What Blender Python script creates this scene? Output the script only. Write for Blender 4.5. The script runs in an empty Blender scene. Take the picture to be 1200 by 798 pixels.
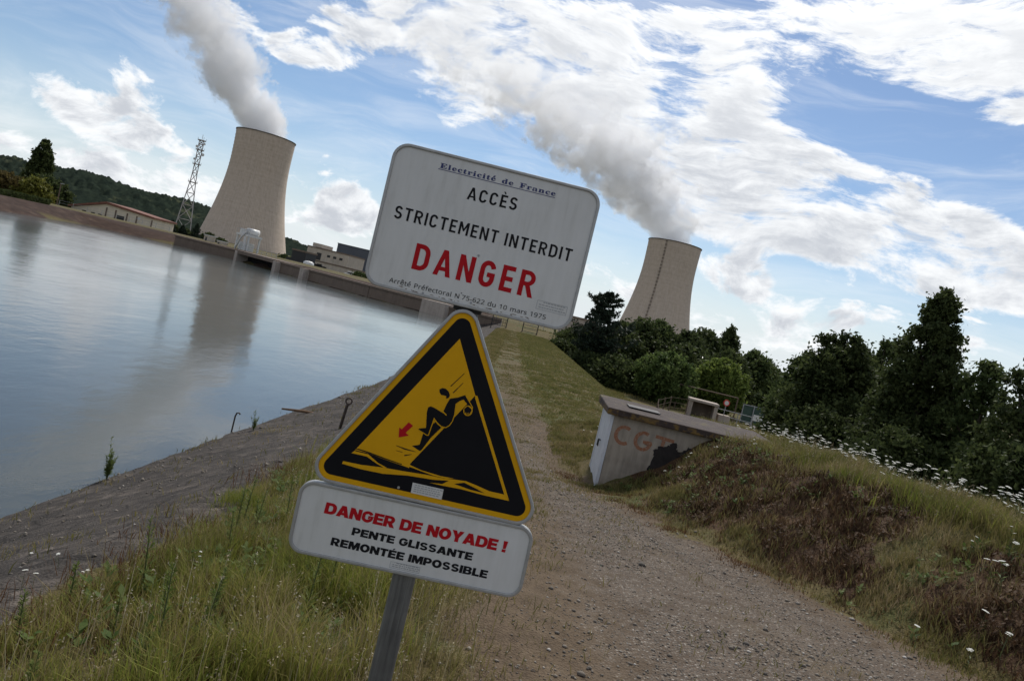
import bpy, bmesh, math, random, json
import numpy as np
from mathutils import Vector, Matrix

rng = np.random.default_rng(7)
random.seed(7)
scene = bpy.context.scene
COL = scene.collection
R = math.radians

# ------------------------------------------------------------------ camera, sky, sun, exposure (eye level is z = 0)
cam_d = bpy.data.cameras.new('camera')
cam_d.sensor_width = 36.0
cam_d.lens = 36.0 * 911.0 / 1200.0
cam_d.clip_start = 0.05
cam_d.clip_end = 20000.0
cam = bpy.data.objects.new('camera', cam_d)
COL.objects.link(cam)
_rl = R(13.5); _pt = R(2.4)
_f = Vector((0, math.cos(_pt), -math.sin(_pt))); _u = Vector((0, math.sin(_pt), math.cos(_pt))); _r = Vector((1, 0, 0))
_rx = _r * math.cos(_rl) + _u * math.sin(_rl)
_uy = -_r * math.sin(_rl) + _u * math.cos(_rl)
_m = Matrix.Identity(4)
for i in range(3):
    _m[i][0] = _rx[i]; _m[i][1] = _uy[i]; _m[i][2] = -_f[i]
cam.matrix_world = _m
scene.camera = cam

SUN_EL = 50.0
SUN_AZ = 12.0           # degrees clockwise from the view direction (+Y)
SKY_STRENGTH = 0.09
CLOUD = 1.0 / SKY_STRENGTH
BACK_COVER = 0.80        # cloud cover outside the view, raised to put more light on the ground
scene.view_settings.view_transform = 'Standard'
scene.view_settings.look = 'None'
scene.view_settings.exposure = 0.0
scene.view_settings.gamma = 1.0
scene.view_settings.use_curve_mapping = False
scene.cycles.use_denoising = True
scene.cycles.max_bounces = 8
scene.cycles.diffuse_bounces = 3
scene.cycles.glossy_bounces = 3
scene.cycles.transparent_max_bounces = 6
scene.cycles.volume_bounces = 7
scene.cycles.volume_step_rate = 1.0
scene.cycles.volume_max_steps = 256
scene.cycles.sample_clamp_indirect = 6.0

sun_d = bpy.data.lights.new('sun', 'SUN')
sun_d.energy = 3.6
sun_d.angle = R(12)
sun_d.color = (1.0, 0.95, 0.87)
sun = bpy.data.objects.new('sun', sun_d)
COL.objects.link(sun)
_sd = Vector((math.sin(R(SUN_AZ)) * math.cos(R(SUN_EL)), math.cos(R(SUN_AZ)) * math.cos(R(SUN_EL)), math.sin(R(SUN_EL))))
sun.rotation_euler = _sd.to_track_quat('Z', 'Y').to_euler()


class NT:
    """tiny node-tree writer"""
    def __init__(s, tree):
        s.t = tree; s.n = tree.nodes; s.l = tree.links
    def node(s, kind, **kw):
        n = s.n.new(kind)
        for k, v in kw.items():
            setattr(n, k, v)
        return n
    def put(s, sock, v):
        if v is None: return
        if hasattr(v, 'is_output'): s.l.new(v, sock)
        else:
            if isinstance(v, tuple) and len(v) == 3 and sock.type == 'RGBA': v = (*v, 1)
            sock.default_value = v
    def math(s, op, a, b=None, c=None, clamp=False):
        n = s.node('ShaderNodeMath', operation=op, use_clamp=clamp)
        for i, v in enumerate((a, b, c)): s.put(n.inputs[i], v) if v is not None else None
        return n.outputs[0]
    def vmath(s, op, a, b=None):
        n = s.node('ShaderNodeVectorMath', operation=op)
        s.put(n.inputs[0], a)
        if b is not None: s.put(n.inputs[3] if op == 'SCALE' else n.inputs[1], b)
        return n.outputs[1] if op in ('LENGTH', 'DISTANCE', 'DOT_PRODUCT') else n.outputs[0]
    def xyz(s, x, y, z):
        n = s.node('ShaderNodeCombineXYZ')
        for i, v in enumerate((x, y, z)): s.put(n.inputs[i], v)
        return n.outputs[0]
    def sep(s, v):
        n = s.node('ShaderNodeSeparateXYZ'); s.put(n.inputs[0], v); return n.outputs
    def noise(s, v, scale, detail=4, rough=.55, dist=0.0, dims='3D', out=0):
        n = s.node('ShaderNodeTexNoise', noise_dimensions=dims)
        s.put(n.inputs['Vector'], v)
        n.inputs['Scale'].default_value = scale; n.inputs['Detail'].default_value = detail
        n.inputs['Roughness'].default_value = rough; n.inputs['Distortion'].default_value = dist
        return n.outputs[out]
    def voro(s, v, scale, feature='F1', out='Distance', rnd=1.0):
        n = s.node('ShaderNodeTexVoronoi', feature=feature)
        s.put(n.inputs['Vector'], v); n.inputs['Scale'].default_value = scale
        n.inputs['Randomness'].default_value = rnd
        return n.outputs[out]
    def wave(s, v, scale, direction='Z', dist=0.0, profile='SIN'):
        n = s.node('ShaderNodeTexWave', wave_type='BANDS', bands_direction=direction, wave_profile=profile)
        s.put(n.inputs['Vector'], v); n.inputs['Scale'].default_value = scale; n.inputs['Distortion'].default_value = dist
        return n.outputs['Fac']
    def ramp(s, f, stops, interp='LINEAR'):
        n = s.node('ShaderNodeValToRGB'); cr = n.color_ramp; cr.interpolation = interp
        while len(cr.elements) < len(stops): cr.elements.new(0.5)
        for e, (p, c) in zip(cr.elements, stops):
            e.position = p
            e.color = (c, c, c, 1) if not isinstance(c, tuple) else (*c, 1)
        s.put(n.inputs[0], f)
        return n.outputs[0]
    def step(s, f, a, b):
        n = s.node('ShaderNodeMapRange', interpolation_type='SMOOTHSTEP')
        s.put(n.inputs[0], f); n.inputs[1].default_value = a; n.inputs[2].default_value = b
        return n.outputs[0]
    def mix(s, f, a, b, blend='MIX'):
        n = s.node('ShaderNodeMix', data_type='RGBA', blend_type=blend)
        s.put(n.inputs[0], f); s.put(n.inputs[6], a); s.put(n.inputs[7], b)
        return n.outputs[2]
    def bump(s, h, strength=.5, dist=.02):
        n = s.node('ShaderNodeBump'); n.inputs['Strength'].default_value = strength; n.inputs['Distance'].default_value = dist
        s.put(n.inputs['Height'], h); return n.outputs[0]
    def attr(s, name):
        return s.node('ShaderNodeAttribute', attribute_name=name).outputs['Fac']


BANKS = [(-0.067, 0.3185, 0.3696, 0.1301, 0.061, 1.2),
    (0.1276, 0.2941, 0.2586, 0.1157, -0.113, 1.1),
    (0.2117, 0.2181, 0.2951, 0.0939, -0.079, 1.05),
    (0.1323, 0.192, 0.1496, 0.1088, 0.061, 0.8),
    (0.4223, 0.2042, 0.3254, 0.0751, -0.148, 0.85),
    (0.358, 0.238, 0.1285, 0.0386, -0.026, 0.45),
    (0.3693, 0.4092, 0.3327, 0.096, 0.026, 1.05),
    (0.4529, 0.3636, 0.1727, 0.0679, -0.113, 0.8),
    (0.5082, 0.3271, 0.0599, 0.0192, 0.148, 0.9),
    (0.3297, 0.1557, 0.2596, 0.0286, 0.061, 0.75),
    (0.256, 0.1079, 0.077, 0.0425, -0.079, 1.35),
    (0.2888, 0.0541, 0.2104, 0.0658, 0.026, 0.7),
    (0.5173, 0.1342, 0.167, 0.031, 0.026, 0.8),
    (0.474, 0.1742, 0.1953, 0.0733, -0.148, 0.75),
    (0.0898, 0.0516, 0.1093, 0.0547, 0.061, 0.8),
    (-0.5252, 0.1024, 0.1282, 0.0451, -0.061, 1.3),
    (-0.4724, 0.0874, 0.055, 0.0244, -0.061, 1.0),
    (-0.5609, 0.0361, 0.1627, 0.0442, -0.009, 0.85),
    (-0.2706, 0.057, 0.1256, 0.0529, -0.009, 0.8),
    (-0.2379, 0.0763, 0.056, 0.0507, 0.236, 1.2),
    (-0.4594, 0.0447, 0.1476, 0.0394, -0.009, 0.85),
    (-0.4055, 0.0774, 0.0757, 0.0454, -0.009, 0.8),
    (-0.3027, 0.2565, 0.0655, 0.0498, -0.288, 1.35),
    (-0.3434, 0.2339, 0.0439, 0.031, 0.061, 1.35),
    (-0.5067, 0.1485, 0.066, 0.0264, -0.288, 0.6),
    (-0.588, 0.1825, 0.1256, 0.0183, -0.113, 0.5),
    (-0.4211, 0.2398, 0.0939, 0.0351, -0.113, 0.85),
    (0.3707, 0.0469, 0.1151, 0.0448, 0.026, 0.65),
    (0.3941, 0.1295, 0.1267, 0.0431, -0.113, 0.5),
    (0.3915, 0.0808, 0.038, 0.0203, 0.061, 0.9),
    (-0.1051, 0.2072, 0.0955, 0.0682, 0.236, 0.5)]


def make_world():
    w = bpy.data.worlds.new('World'); scene.world = w; w.use_nodes = True
    w.node_tree.nodes.clear()
    T = NT(w.node_tree)
    out = T.node('ShaderNodeOutputWorld'); bg = T.node('ShaderNodeBackground')
    sky = T.node('ShaderNodeTexSky', sky_type='NISHITA')
    sky.sun_disc = False; sky.sun_elevation = R(SUN_EL); sky.sun_rotation = R(SUN_AZ)
    sky.air_density = 1.0; sky.dust_density = 0.25; sky.ozone_density = 1.5; sky.altitude = 60
    tc = T.node('ShaderNodeTexCoord').outputs['Generated']
    x, y, z = T.sep(tc)
    th = T.math('ARCTAN2', x, y)
    ph = T.math('ARCSINE', z)
    P = T.xyz(th, ph, 0.0)
    # where the cloud banks stand: azimuth, elevation, half sizes, tilt, amount
    banks = BANKS
    cov = None
    for (a, e, ra, re, tilt, amp) in banks:
        mp = T.node('ShaderNodeMapping', vector_type='TEXTURE')
        T.put(mp.inputs[0], P)
        mp.inputs[1].default_value = (a, e, 0); mp.inputs[2].default_value = (0, 0, tilt); mp.inputs[3].default_value = (ra, re, 1)
        g = T.node('ShaderNodeTexGradient', gradient_type='SPHERICAL'); T.put(g.inputs[0], mp.outputs[0])
        v = T.step(g.outputs['Fac'], 0.0, 0.75)
        cov = T.math('MULTIPLY', v, amp) if cov is None else T.math('MULTIPLY_ADD', v, amp, cov)
    # elsewhere (outside the view) a broken cover
    side = T.step(T.math('ABSOLUTE', th), 0.75, 1.2)
    high = T.step(ph, 0.55, 0.8)
    cov = T.math('MAXIMUM', cov, T.math('MULTIPLY', T.math('MAXIMUM', side, high), BACK_COVER))
    lb = T.step(T.noise(T.xyz(T.math('MULTIPLY', th, 3.0), T.math('MULTIPLY', ph, 13.0), 4.0), 1.6, 5, .6, .3), .46, .66)
    lb = T.math('MULTIPLY', lb, T.math('MULTIPLY', T.step(ph, .17, .10), .85))
    hb = T.step(T.noise(T.xyz(T.math('MULTIPLY_ADD', ph, 1.4, T.math('MULTIPLY', th, 1.0)), T.math('MULTIPLY', ph, 5.0), 9.0), 4.5, 6, .6, .3), .50, .72)
    hb = T.math('MULTIPLY', hb, T.math('MULTIPLY', T.step(th, -.05, .25), .62))
    cov = T.math('MAXIMUM', cov, T.math('MAXIMUM', lb, hb))
    cov = T.math('MINIMUM', cov, 1.22)
    Q = T.xyz(th, T.math('MULTIPLY', ph, 1.7), 0.0)
    warp = T.noise(Q, 4.0, 3, .5, out=1)
    Qw = T.vmath('ADD', Q, T.vmath('SCALE', T.vmath('SUBTRACT', warp, (.5, .5, .5)), 0.16))
    # lean the grain of the high sheet a little, like the banks
    aloft = T.math('MULTIPLY', T.step(ph, .10, .22), T.math('MULTIPLY', T.step(th, -.30, -.05), .8))
    def density(V):
        big = T.noise(V, 6.5, 4, .55)
        mid = T.noise(V, 17.0, 9, .66)
        flatn = T.noise(T.vmath('MULTIPLY', V, (.60, 1.5, 1.0)), 19.0, 9, .68)
        mid = T.math('ADD', T.math('MULTIPLY', mid, T.math('SUBTRACT', 1.0, aloft)), T.math('MULTIPLY', flatn, aloft))
        n = T.math('MULTIPLY_ADD', mid, 1.55, T.math('MULTIPLY', big, 1.05))
        return T.math('ADD', n, T.math('MULTIPLY_ADD', cov, 0.54, -1.30 - 0.36))
    val = density(Qw)
    up = density(T.vmath('ADD', Qw, (0.006, 0.020, 0.0)))
    dens = T.step(val, 0.0, 0.30)
    thick = T.step(up, 0.06, 0.60)
    # high thin veil
    veil = T.noise(T.vmath('MULTIPLY', Qw, (1.0, 3.0, 1.0)), 4.0, 8, .62, .8)
    veil = T.math('MULTIPLY', T.step(veil, 0.40, 0.80), 0.42)
    dens = T.math('MAXIMUM', dens, veil)
    low = T.math('POWER', T.math('SUBTRACT', 1.0, T.step(ph, -0.02, 0.24)), 2.0)
    lit = (1.00 * CLOUD, 1.02 * CLOUD, 1.04 * CLOUD)
    grey = (0.50 * CLOUD, 0.535 * CLOUD, 0.60 * CLOUD)
    gl = T.vmath('DOT_PRODUCT', tc, tuple(_sd))
    glow = T.step(gl, 0.78, 0.97)
    shade = T.math('MULTIPLY', thick, T.math('MULTIPLY_ADD', glow, -0.55, 0.80))
    ccol = T.mix(shade, lit, grey)
    ccol = T.mix(T.math('MULTIPLY', glow, 0.45), ccol, (1.30 * CLOUD, 1.30 * CLOUD, 1.29 * CLOUD))
    # unseen clouds whitened and warmed to offset the blue sky light
    ccol = T.mix(T.math('MAXIMUM', side, high), ccol, (1.02 * CLOUD, 0.97 * CLOUD, 0.90 * CLOUD))
    skyc = T.mix(1.0, sky.outputs[0], (0.92, 0.98, 1.06), 'MULTIPLY')
    skyc = T.mix(T.math('MULTIPLY', low, 0.92), skyc, (0.76 * CLOUD, 0.83 * CLOUD, 0.90 * CLOUD))
    col = T.mix(dens, skyc, ccol)
    # below the horizon: dull ground colour
    col = T.mix(T.step(ph, -0.03, -0.005), (1.2, 1.2, 1.1), col)
    T.put(bg.inputs[0], col); bg.inputs[1].default_value = SKY_STRENGTH
    T.l.new(bg.outputs[0], out.inputs[0])


make_world()

# ------------------------------------------------------------------ material helpers
MATS = {}
def mat(name, build):
    if name in MATS: return MATS[name]
    m = bpy.data.materials.new(name); m.use_nodes = True
    m.node_tree.nodes.clear()
    T = NT(m.node_tree)
    out = T.node('ShaderNodeOutputMaterial'); b = T.node('ShaderNodeBsdfPrincipled')
    T.l.new(b.outputs[0], out.inputs[0])
    T.out = out
    build(T, b)
    MATS[name] = m
    return m

def plain(name, col, rough=.6, metal=0.0, var=.18, scale=8.0, bump=0.0):
    def f(T, b):
        tc = T.node('ShaderNodeTexCoord').outputs['Object']
        n = T.noise(tc, scale, 5, .6)
        dk = tuple(c * (1 - var) for c in col); lt = tuple(min(1, c * (1 + var)) for c in col)
        T.put(b.inputs['Base Color'], T.ramp(n, [(.3, dk), (.7, lt)]))
        b.inputs['Roughness'].default_value = rough; b.inputs['Metallic'].default_value = metal
        if bump: T.put(b.inputs['Normal'], T.bump(n, bump, .02))
    return mat(name, f)

# ------------------------------------------------------------------ mesh helpers
def np_mesh(name, verts, loops, totals):
    me = bpy.data.meshes.new(name)
    verts = np.asarray(verts, np.float32); loops = np.asarray(loops, np.int32).ravel(); totals = np.asarray(totals, np.int32)
    me.vertices.add(len(verts)); me.vertices.foreach_set('co', verts.ravel())
    me.loops.add(len(loops)); me.loops.foreach_set('vertex_index', loops)
    starts = np.concatenate([[0], np.cumsum(totals)[:-1]]).astype(np.int32)
    me.polygons.add(len(totals)); me.polygons.foreach_set('loop_start', starts); me.polygons.foreach_set('loop_total', totals)
    me.update(calc_edges=True)
    return me

def link(name, me, m=None, parent=None, smooth=False):
    o = bpy.data.objects.new(name, me); COL.objects.link(o)
    if m is not None:
        for mm in (m if isinstance(m, (list, tuple)) else [m]): me.materials.append(mm)
    if parent is not None: o.parent = parent
    if smooth: me.polygons.foreach_set('use_smooth', np.ones(len(me.polygons), bool))
    return o

def tag(o, label, cat, group=None, kind=None):
    o['label'] = label; o['category'] = cat
    if group: o['group'] = group
    if kind: o['kind'] = kind
    return o

def empty(name, label, cat, loc=(0, 0, 0), rz=0.0, group=None):
    o = bpy.data.objects.new(name, None); COL.objects.link(o)
    o.empty_display_size = .2
    o.location = loc; o.rotation_euler = (0, 0, rz)
    return tag(o, label, cat, group)

class MB:
    """collects shapes into one mesh"""
    def __init__(s): s.v = []; s.f = []; s.mi = []; s.cur = 0
    def add(s, vs, fs):
        k = len(s.v); s.v += [tuple(map(float, p)) for p in vs]; s.f += [tuple(i + k for i in f) for f in fs]; s.mi += [s.cur] * len(fs)
    def box(s, x0, x1, y0, y1, z0, z1):
        s.add([(x0, y0, z0), (x1, y0, z0), (x1, y1, z0), (x0, y1, z0), (x0, y0, z1), (x1, y0, z1), (x1, y1, z1), (x0, y1, z1)],
              [(0, 3, 2, 1), (4, 5, 6, 7), (0, 1, 5, 4), (1, 2, 6, 5), (2, 3, 7, 6), (3, 0, 4, 7)])
    def tube(s, pts, rad, seg=8, cap=True):
        pts = [Vector(p) for p in pts]; n = len(pts)
        if not hasattr(rad, '__len__'): rad = [rad] * n
        vs = []; fs = []
        ref = None
        for i, p in enumerate(pts):
            d = (pts[min(i + 1, n - 1)] - pts[max(i - 1, 0)]).normalized()
            if ref is None or abs(ref.dot(d)) > .95: ref = Vector((1, 0, 0)) if abs(d.x) < .8 else Vector((0, 1, 0))
            a = d.cross(ref).normalized(); b = d.cross(a)
            for k in range(seg):
                t = 2 * math.pi * k / seg
                vs.append(p + (a * math.cos(t) + b * math.sin(t)) * rad[i])
        for i in range(n - 1):
            for k in range(seg):
                fs.append((i * seg + k, i * seg + (k + 1) % seg, (i + 1) * seg + (k + 1) % seg, (i + 1) * seg + k))
        if cap:
            fs.append(tuple(range(seg))[::-1]); fs.append(tuple(range((n - 1) * seg, n * seg)))
        s.add(vs, fs)
    def lathe(s, prof, seg=32, close=False):
        vs = []; fs = []
        for r, z in prof:
            for k in range(seg):
                t = 2 * math.pi * k / seg; vs.append((r * math.cos(t), r * math.sin(t), z))
        n = len(prof)
        for i in range(n if close else n - 1):
            j = (i + 1) % n
            for k in range(seg):
                fs.append((i * seg + k, i * seg + (k + 1) % seg, j * seg + (k + 1) % seg, j * seg + k))
        s.add(vs, fs)
    def prism(s, poly, y0, y1):
        """polygon in x,z pushed from y0 (front) to y1 (back)"""
        n = len(poly)
        s.add([(a, y0, b) for a, b in poly] + [(a, y1, b) for a, b in poly],
              [tuple(range(n)), tuple(range(2 * n - 1, n - 1, -1))] + [(i, i + n, (i + 1) % n + n, (i + 1) % n) for i in range(n)])
    def ring(s, outer, inner, y0, y1):
        n = len(outer)
        k = [(a, y0, b) for a, b in outer] + [(a, y0, b) for a, b in inner] + [(a, y1, b) for a, b in outer] + [(a, y1, b) for a, b in inner]
        fs = []
        for i in range(n):
            j = (i + 1) % n
            fs += [(i, j, n + j, n + i), (2 * n + j, 2 * n + i, 3 * n + i, 3 * n + j), (i, 2 * n + i, 2 * n + j, j), (n + j, 3 * n + j, 3 * n + i, n + i)]
        s.add(k, fs)
    def mesh(s, name):
        me = bpy.data.meshes.new(name); me.from_pydata(s.v, [], s.f)
        me.polygons.foreach_set('material_index', s.mi); me.update(); return me
    def build(s, name, m, parent=None, smooth=False, loc=None, rot=None, bevel=0.0):
        o = link(name, s.mesh(name), m, parent, smooth)
        if loc is not None: o.location = loc
        if rot is not None: o.rotation_euler = rot
        if bevel:
            md = o.modifiers.new('bevel', 'BEVEL'); md.width = bevel; md.segments = 2; md.limit_method = 'ANGLE'
        return o

# ------------------------------------------------------------------ terrain
def _hash(ix, iy, seed):
    h = (ix.astype(np.int64) * 374761393 + iy.astype(np.int64) * 668265263 + seed * 982451653) & 0xffffffff
    h = ((h ^ (h >> 13)) * 1274126177) & 0xffffffff
    return ((h ^ (h >> 16)) & 0xffff) / 65535.0
def vnoise(x, y, seed=0):
    x = np.asarray(x, float); y = np.asarray(y, float)
    ix = np.floor(x); iy = np.floor(y); fx = x - ix; fy = y - iy
    fx = fx * fx * (3 - 2 * fx); fy = fy * fy * (3 - 2 * fy)
    a = _hash(ix, iy, seed); b = _hash(ix + 1, iy, seed); c = _hash(ix, iy + 1, seed); d = _hash(ix + 1, iy + 1, seed)
    return (a * (1 - fx) + b * fx) * (1 - fy) + (c * (1 - fx) + d * fx) * fy
def fbm(x, y, seed=0, o=4):
    s = 0; a = .5; t = 0
    for k in range(o):
        s = s + a * vnoise(x * 2 ** k, y * 2 ** k, seed + k * 17); t += a; a *= .5
    return s / t
def sm(a, b, x):
    t = np.clip((x - a) / (b - a), 0, 1); return t * t * (3 - 2 * t)

WATER_Z = -3.7
WPOLY = np.array([(-5.4, -60), (-5.2, 9), (-4.9, 16), (-4.2, 28), (-4.4, 109), (-10, 109.5), (-23, 118), (-42, 137), (-64, 160), (-82, 150), (-75, 110), (-62, 40), (-56, -60)], float)
def water_sd(x, y):
    """signed distance to the water's edge, positive on land"""
    x = np.asarray(x, float); y = np.asarray(y, float)
    best = np.full(x.shape, 1e18); inside = np.zeros(x.shape, bool)
    n = len(WPOLY)
    for i in range(n):
        ax, ay = WPOLY[i]; bx, by = WPOLY[(i + 1) % n]
        ex, ey = bx - ax, by - ay
        t = np.clip(((x - ax) * ex + (y - ay) * ey) / (ex * ex + ey * ey), 0, 1)
        best = np.minimum(best, (x - ax - t * ex) ** 2 + (y - ay - t * ey) ** 2)
        c = ((ay > y) != (by > y)) & (x < ex * (y - ay) / (ey if ey else 1e-9) + ax)
        inside ^= c
    d = np.sqrt(best)
    return np.where(inside, -d, d)

PLAIN_Z = -5.9
def I(y, *kv):
    return np.interp(y, kv[0::2], kv[1::2])
def path_edges(y):
    l = I(y, 0, -.35, 4.5, -.15, 9, .05, 13.4, .15, 20, -.1, 36, -.7, 110, -1.1)
    r = I(y, 0, 4.9, 5, 4.15, 7.4, 3.55, 9.4, 3.0, 11.5, 2.45, 13.5, 1.95, 20, 1.6, 36, 1.0, 110, .5)
    return l, r
def crest_z(y):
    return I(y, -5, -1.63, 0, -1.65, 3, -1.67, 4.5, -1.74, 6, -1.9, 9.4, -2.24, 13.5, -2.7, 18, -2.88, 30, -2.96, 110, -3.1)
def H(x, y):
    x, y = np.broadcast_arrays(np.asarray(x, float), np.asarray(y, float))
    zc = crest_z(y)
    pl, pr = path_edges(y)
    # left: shoulder, then the stone bank down into the water
    zs = I(y, 0, -1.88, 4, -2.0, 6, -2.17, 10, -2.42, 14, -2.75, 25, -3.02, 110, -3.2)
    xw = I(y, 0, -5.3, 9, -5.2, 16, -4.9, 28, -4.2, 109, -4.4)
    xs = I(y, 0, -2.25, 14, -2.3, 28, -2.0, 110, -2.2)
    t = np.clip((pl - x) / (pl - xs), 0, 1)
    zl = zc + (zs - zc) * (t ** 1.4)
    slope = (WATER_Z - zs) / (xw - xs)
    zl = np.where(x < xs, zs + slope * (x - xs), zl)
    zl = np.maximum(zl, -9.0)
    # right: the mound, its plateau, then the fall to the plain
    zm = I(y, 0, -.95, 6, -1.0, 8, -1.1, 11, -1.26, 14, -1.40, 17, -1.7, 20, -2.4, 26, -2.95, 110, -3.1)
    xm = I(y, 0, 6.0, 6, 5.9, 8, 5.5, 11, 5.1, 13, 4.5, 14, 4.4, 18, 4.2, 26, 3.4, 110, 2.6)
    ek = I(y, 0, 1.15, 11, 1.15, 13, 1.45, 18, 1.45)
    edge = I(y, 0, 6.6, 11, 6.2, 16, 6.0, 22, 5.2, 30, 4.5, 110, 3.9)
    t = np.clip((x - pr) / (xm - pr), 0, 1)
    zr = zc + (zm - zc) * np.sin(t * np.pi / 2) ** ek
    fall = x - edge
    fall = np.where(fall > 0, np.where(fall < 1.2, fall * fall / 2.4, fall - .6), 0)
    zr = np.maximum(zr - fall * .52, PLAIN_Z)
    dike = np.where(x < pl, zl, np.where(x > pr, zr, zc))
    # the far shore and everything beyond
    sd = water_sd(x, y)
    top = np.clip(sd * .55, -4.0, 1.95)
    far = WATER_Z + top - np.clip((sd - 60) / 250, 0, 1) * 3.8
    rf = -1.9 - np.clip((x - 3.0) * .5, 0, 5.1)
    rf = np.where(y > 122, np.maximum(rf - np.clip((y - 122) * .3, 0, 5.1), PLAIN_Z), rf)
    far = np.where(x > -4.3, np.where(y > 109, rf, far), far)
    k = sm(104.0, 110.5, y)
    z = np.where(x > -8.5, dike * (1 - k) + far * k, far)
    # unevenness
    onp = sm(0, .3, x - pl) * sm(0, .3, pr - x)
    nr = sm(60, 20, np.abs(y)) * (np.abs(x) < 14)
    rough = (fbm(x * 1.3, y * 1.3, 3) - .5) * .16 + (fbm(x * 5, y * 5, 9) - .5) * .07
    z = z + rough * nr * (1 - .78 * onp) * (1 - .72 * sm(.1, -.4, x - xs - .2))
    lump = (x > pr + .2) & (x < 7) & (y < 22)
    z = z + np.where(lump, (fbm(x * 2.6, y * 2.6, 23, 3) - .5) * .22 * sm(.2, 1.2, x - pr), 0)
    z = z - .14 * np.exp(-((x - 1.75) / .42) ** 2 - ((y - 14.6) / 1.1) ** 2)
    z = z - .26 * np.exp(-((x - 3.1) / .65) ** 2 - ((y - 13.3) / .8) ** 2)
    # wheel ruts of the track
    u = (x - pl) / np.maximum(pr - pl, .5)
    z = z - onp * .035 * (np.exp(-((u - .27) / .10) ** 2) + np.exp(-((u - .75) / .10) ** 2)) * (np.abs(y) < 110)
    return z

def spread(lo, hi, step, out_to, grow=1.12):
    a = list(np.arange(lo, hi + 1e-6, step)); s = step
    up = [a[-1]]
    while up[-1] < out_to[1]:
        s = s * grow; up.append(up[-1] + s)
    s = step; dn = [a[0]]
    while dn[-1] > out_to[0]:
        s = s * grow; dn.append(dn[-1] - s)
    return np.array(dn[1:][::-1] + a + up[1:])
gx = spread(-5.6, 7.6, .10, (-9000, 9000), 1.11)
gy = spread(2.2, 17.0, .10, (-400, 9000), 1.06)
GX, GY = np.meshgrid(gx, gy)
GZ = H(GX, GY)
nx, ny = len(gx), len(gy)
pl_, pr_ = path_edges(GY)
edge_n = (fbm(GX * 1.1, GY * 1.1, 41) - .5) * 1.5
pathv = sm(-.25, .45, GX - pl_ + edge_n) * sm(-.25, .45, pr_ - GX + edge_n) * sm(112, 106, GY)
is_path_src = pathv.copy()
pathv = pathv * I(GY, 0, 1, 10, 1, 16, .72, 28, .50, 60, .40, 110, .36)
uu_ = (GX - pl_) / np.maximum(pr_ - pl_, .4)
gravv = np.exp(-((uu_ - I(GY, 0, .58, 8, .58, 14, .5, 110, .5)) / I(GY, 0, .34, 9, .34, 14, .22, 30, .18)) ** 2) * I(GY, 0, 1.15, 8, 1.1, 13, .85, 25, .45, 110, .2)
xs_ = I(GY, 0, -2.25, 14, -2.3, 28, -2.0, 110, -2.2)
slabv = sm(.35, -.25, GX - xs_ - .30 + (fbm(GX * .8, GY * .8, 5) - .5) * .9) * (GX > -8.6) * sm(113, 108, GY)
sd_ = water_sd(GX, GY)
shorev = ((GX < -8.6) | (GY > 108)) * sm(-1, 0, sd_) * sm(16, 10, sd_) * (GX < -3.5)
# brown dead patch on the mound side
def brown_val(x, y):
    """dead patch on the mound flank: low near the viewer, higher towards the shelter"""
    b_ = fbm(x * .9, y * .9, 77, 4) * .7 + fbm(x * 3.1, y * 3.1, 78, 3) * .3
    l_, r_ = path_edges(y)
    t_ = (x - r_) / np.maximum(I(y, 0, 6, 6, 5.9, 8, 5.5, 11, 5.1, 14, 4.4, 30, 3.4) - r_, .4)
    c_ = I(y, 4, .40, 8, .42, 10, .52, 14, .58)
    return sm(.46, .60, b_ + .22 * np.exp(-((t_ - c_) / .34) ** 2) - .02) * sm(-.02, .18, t_) * sm(1.10, .75, t_) * sm(16, 13.5, y)
brownv = brown_val(GX, GY)
def seg_faces(maskf):
    idx = np.arange(nx * ny).reshape(ny, nx)
    q = np.stack([idx[:-1, :-1], idx[:-1, 1:], idx[1:, 1:], idx[1:, :-1]], -1)
    return q[maskf]
fc = lambda a: (a[:-1, :-1] + a[:-1, 1:] + a[1:, 1:] + a[1:, :-1]) / 4
is_path = fc(is_path_src) > .5
is_slab = (fc(slabv) > .5) & ~is_path
is_rest = ~is_path & ~is_slab
VV = np.stack([GX, GY, GZ], -1).reshape(-1, 3)
ATT = {'path': pathv.ravel(), 'slab': slabv.ravel(), 'shore': shorev.ravel().astype(float), 'brown': brownv.ravel(), 'gravel': gravv.ravel()}

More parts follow.
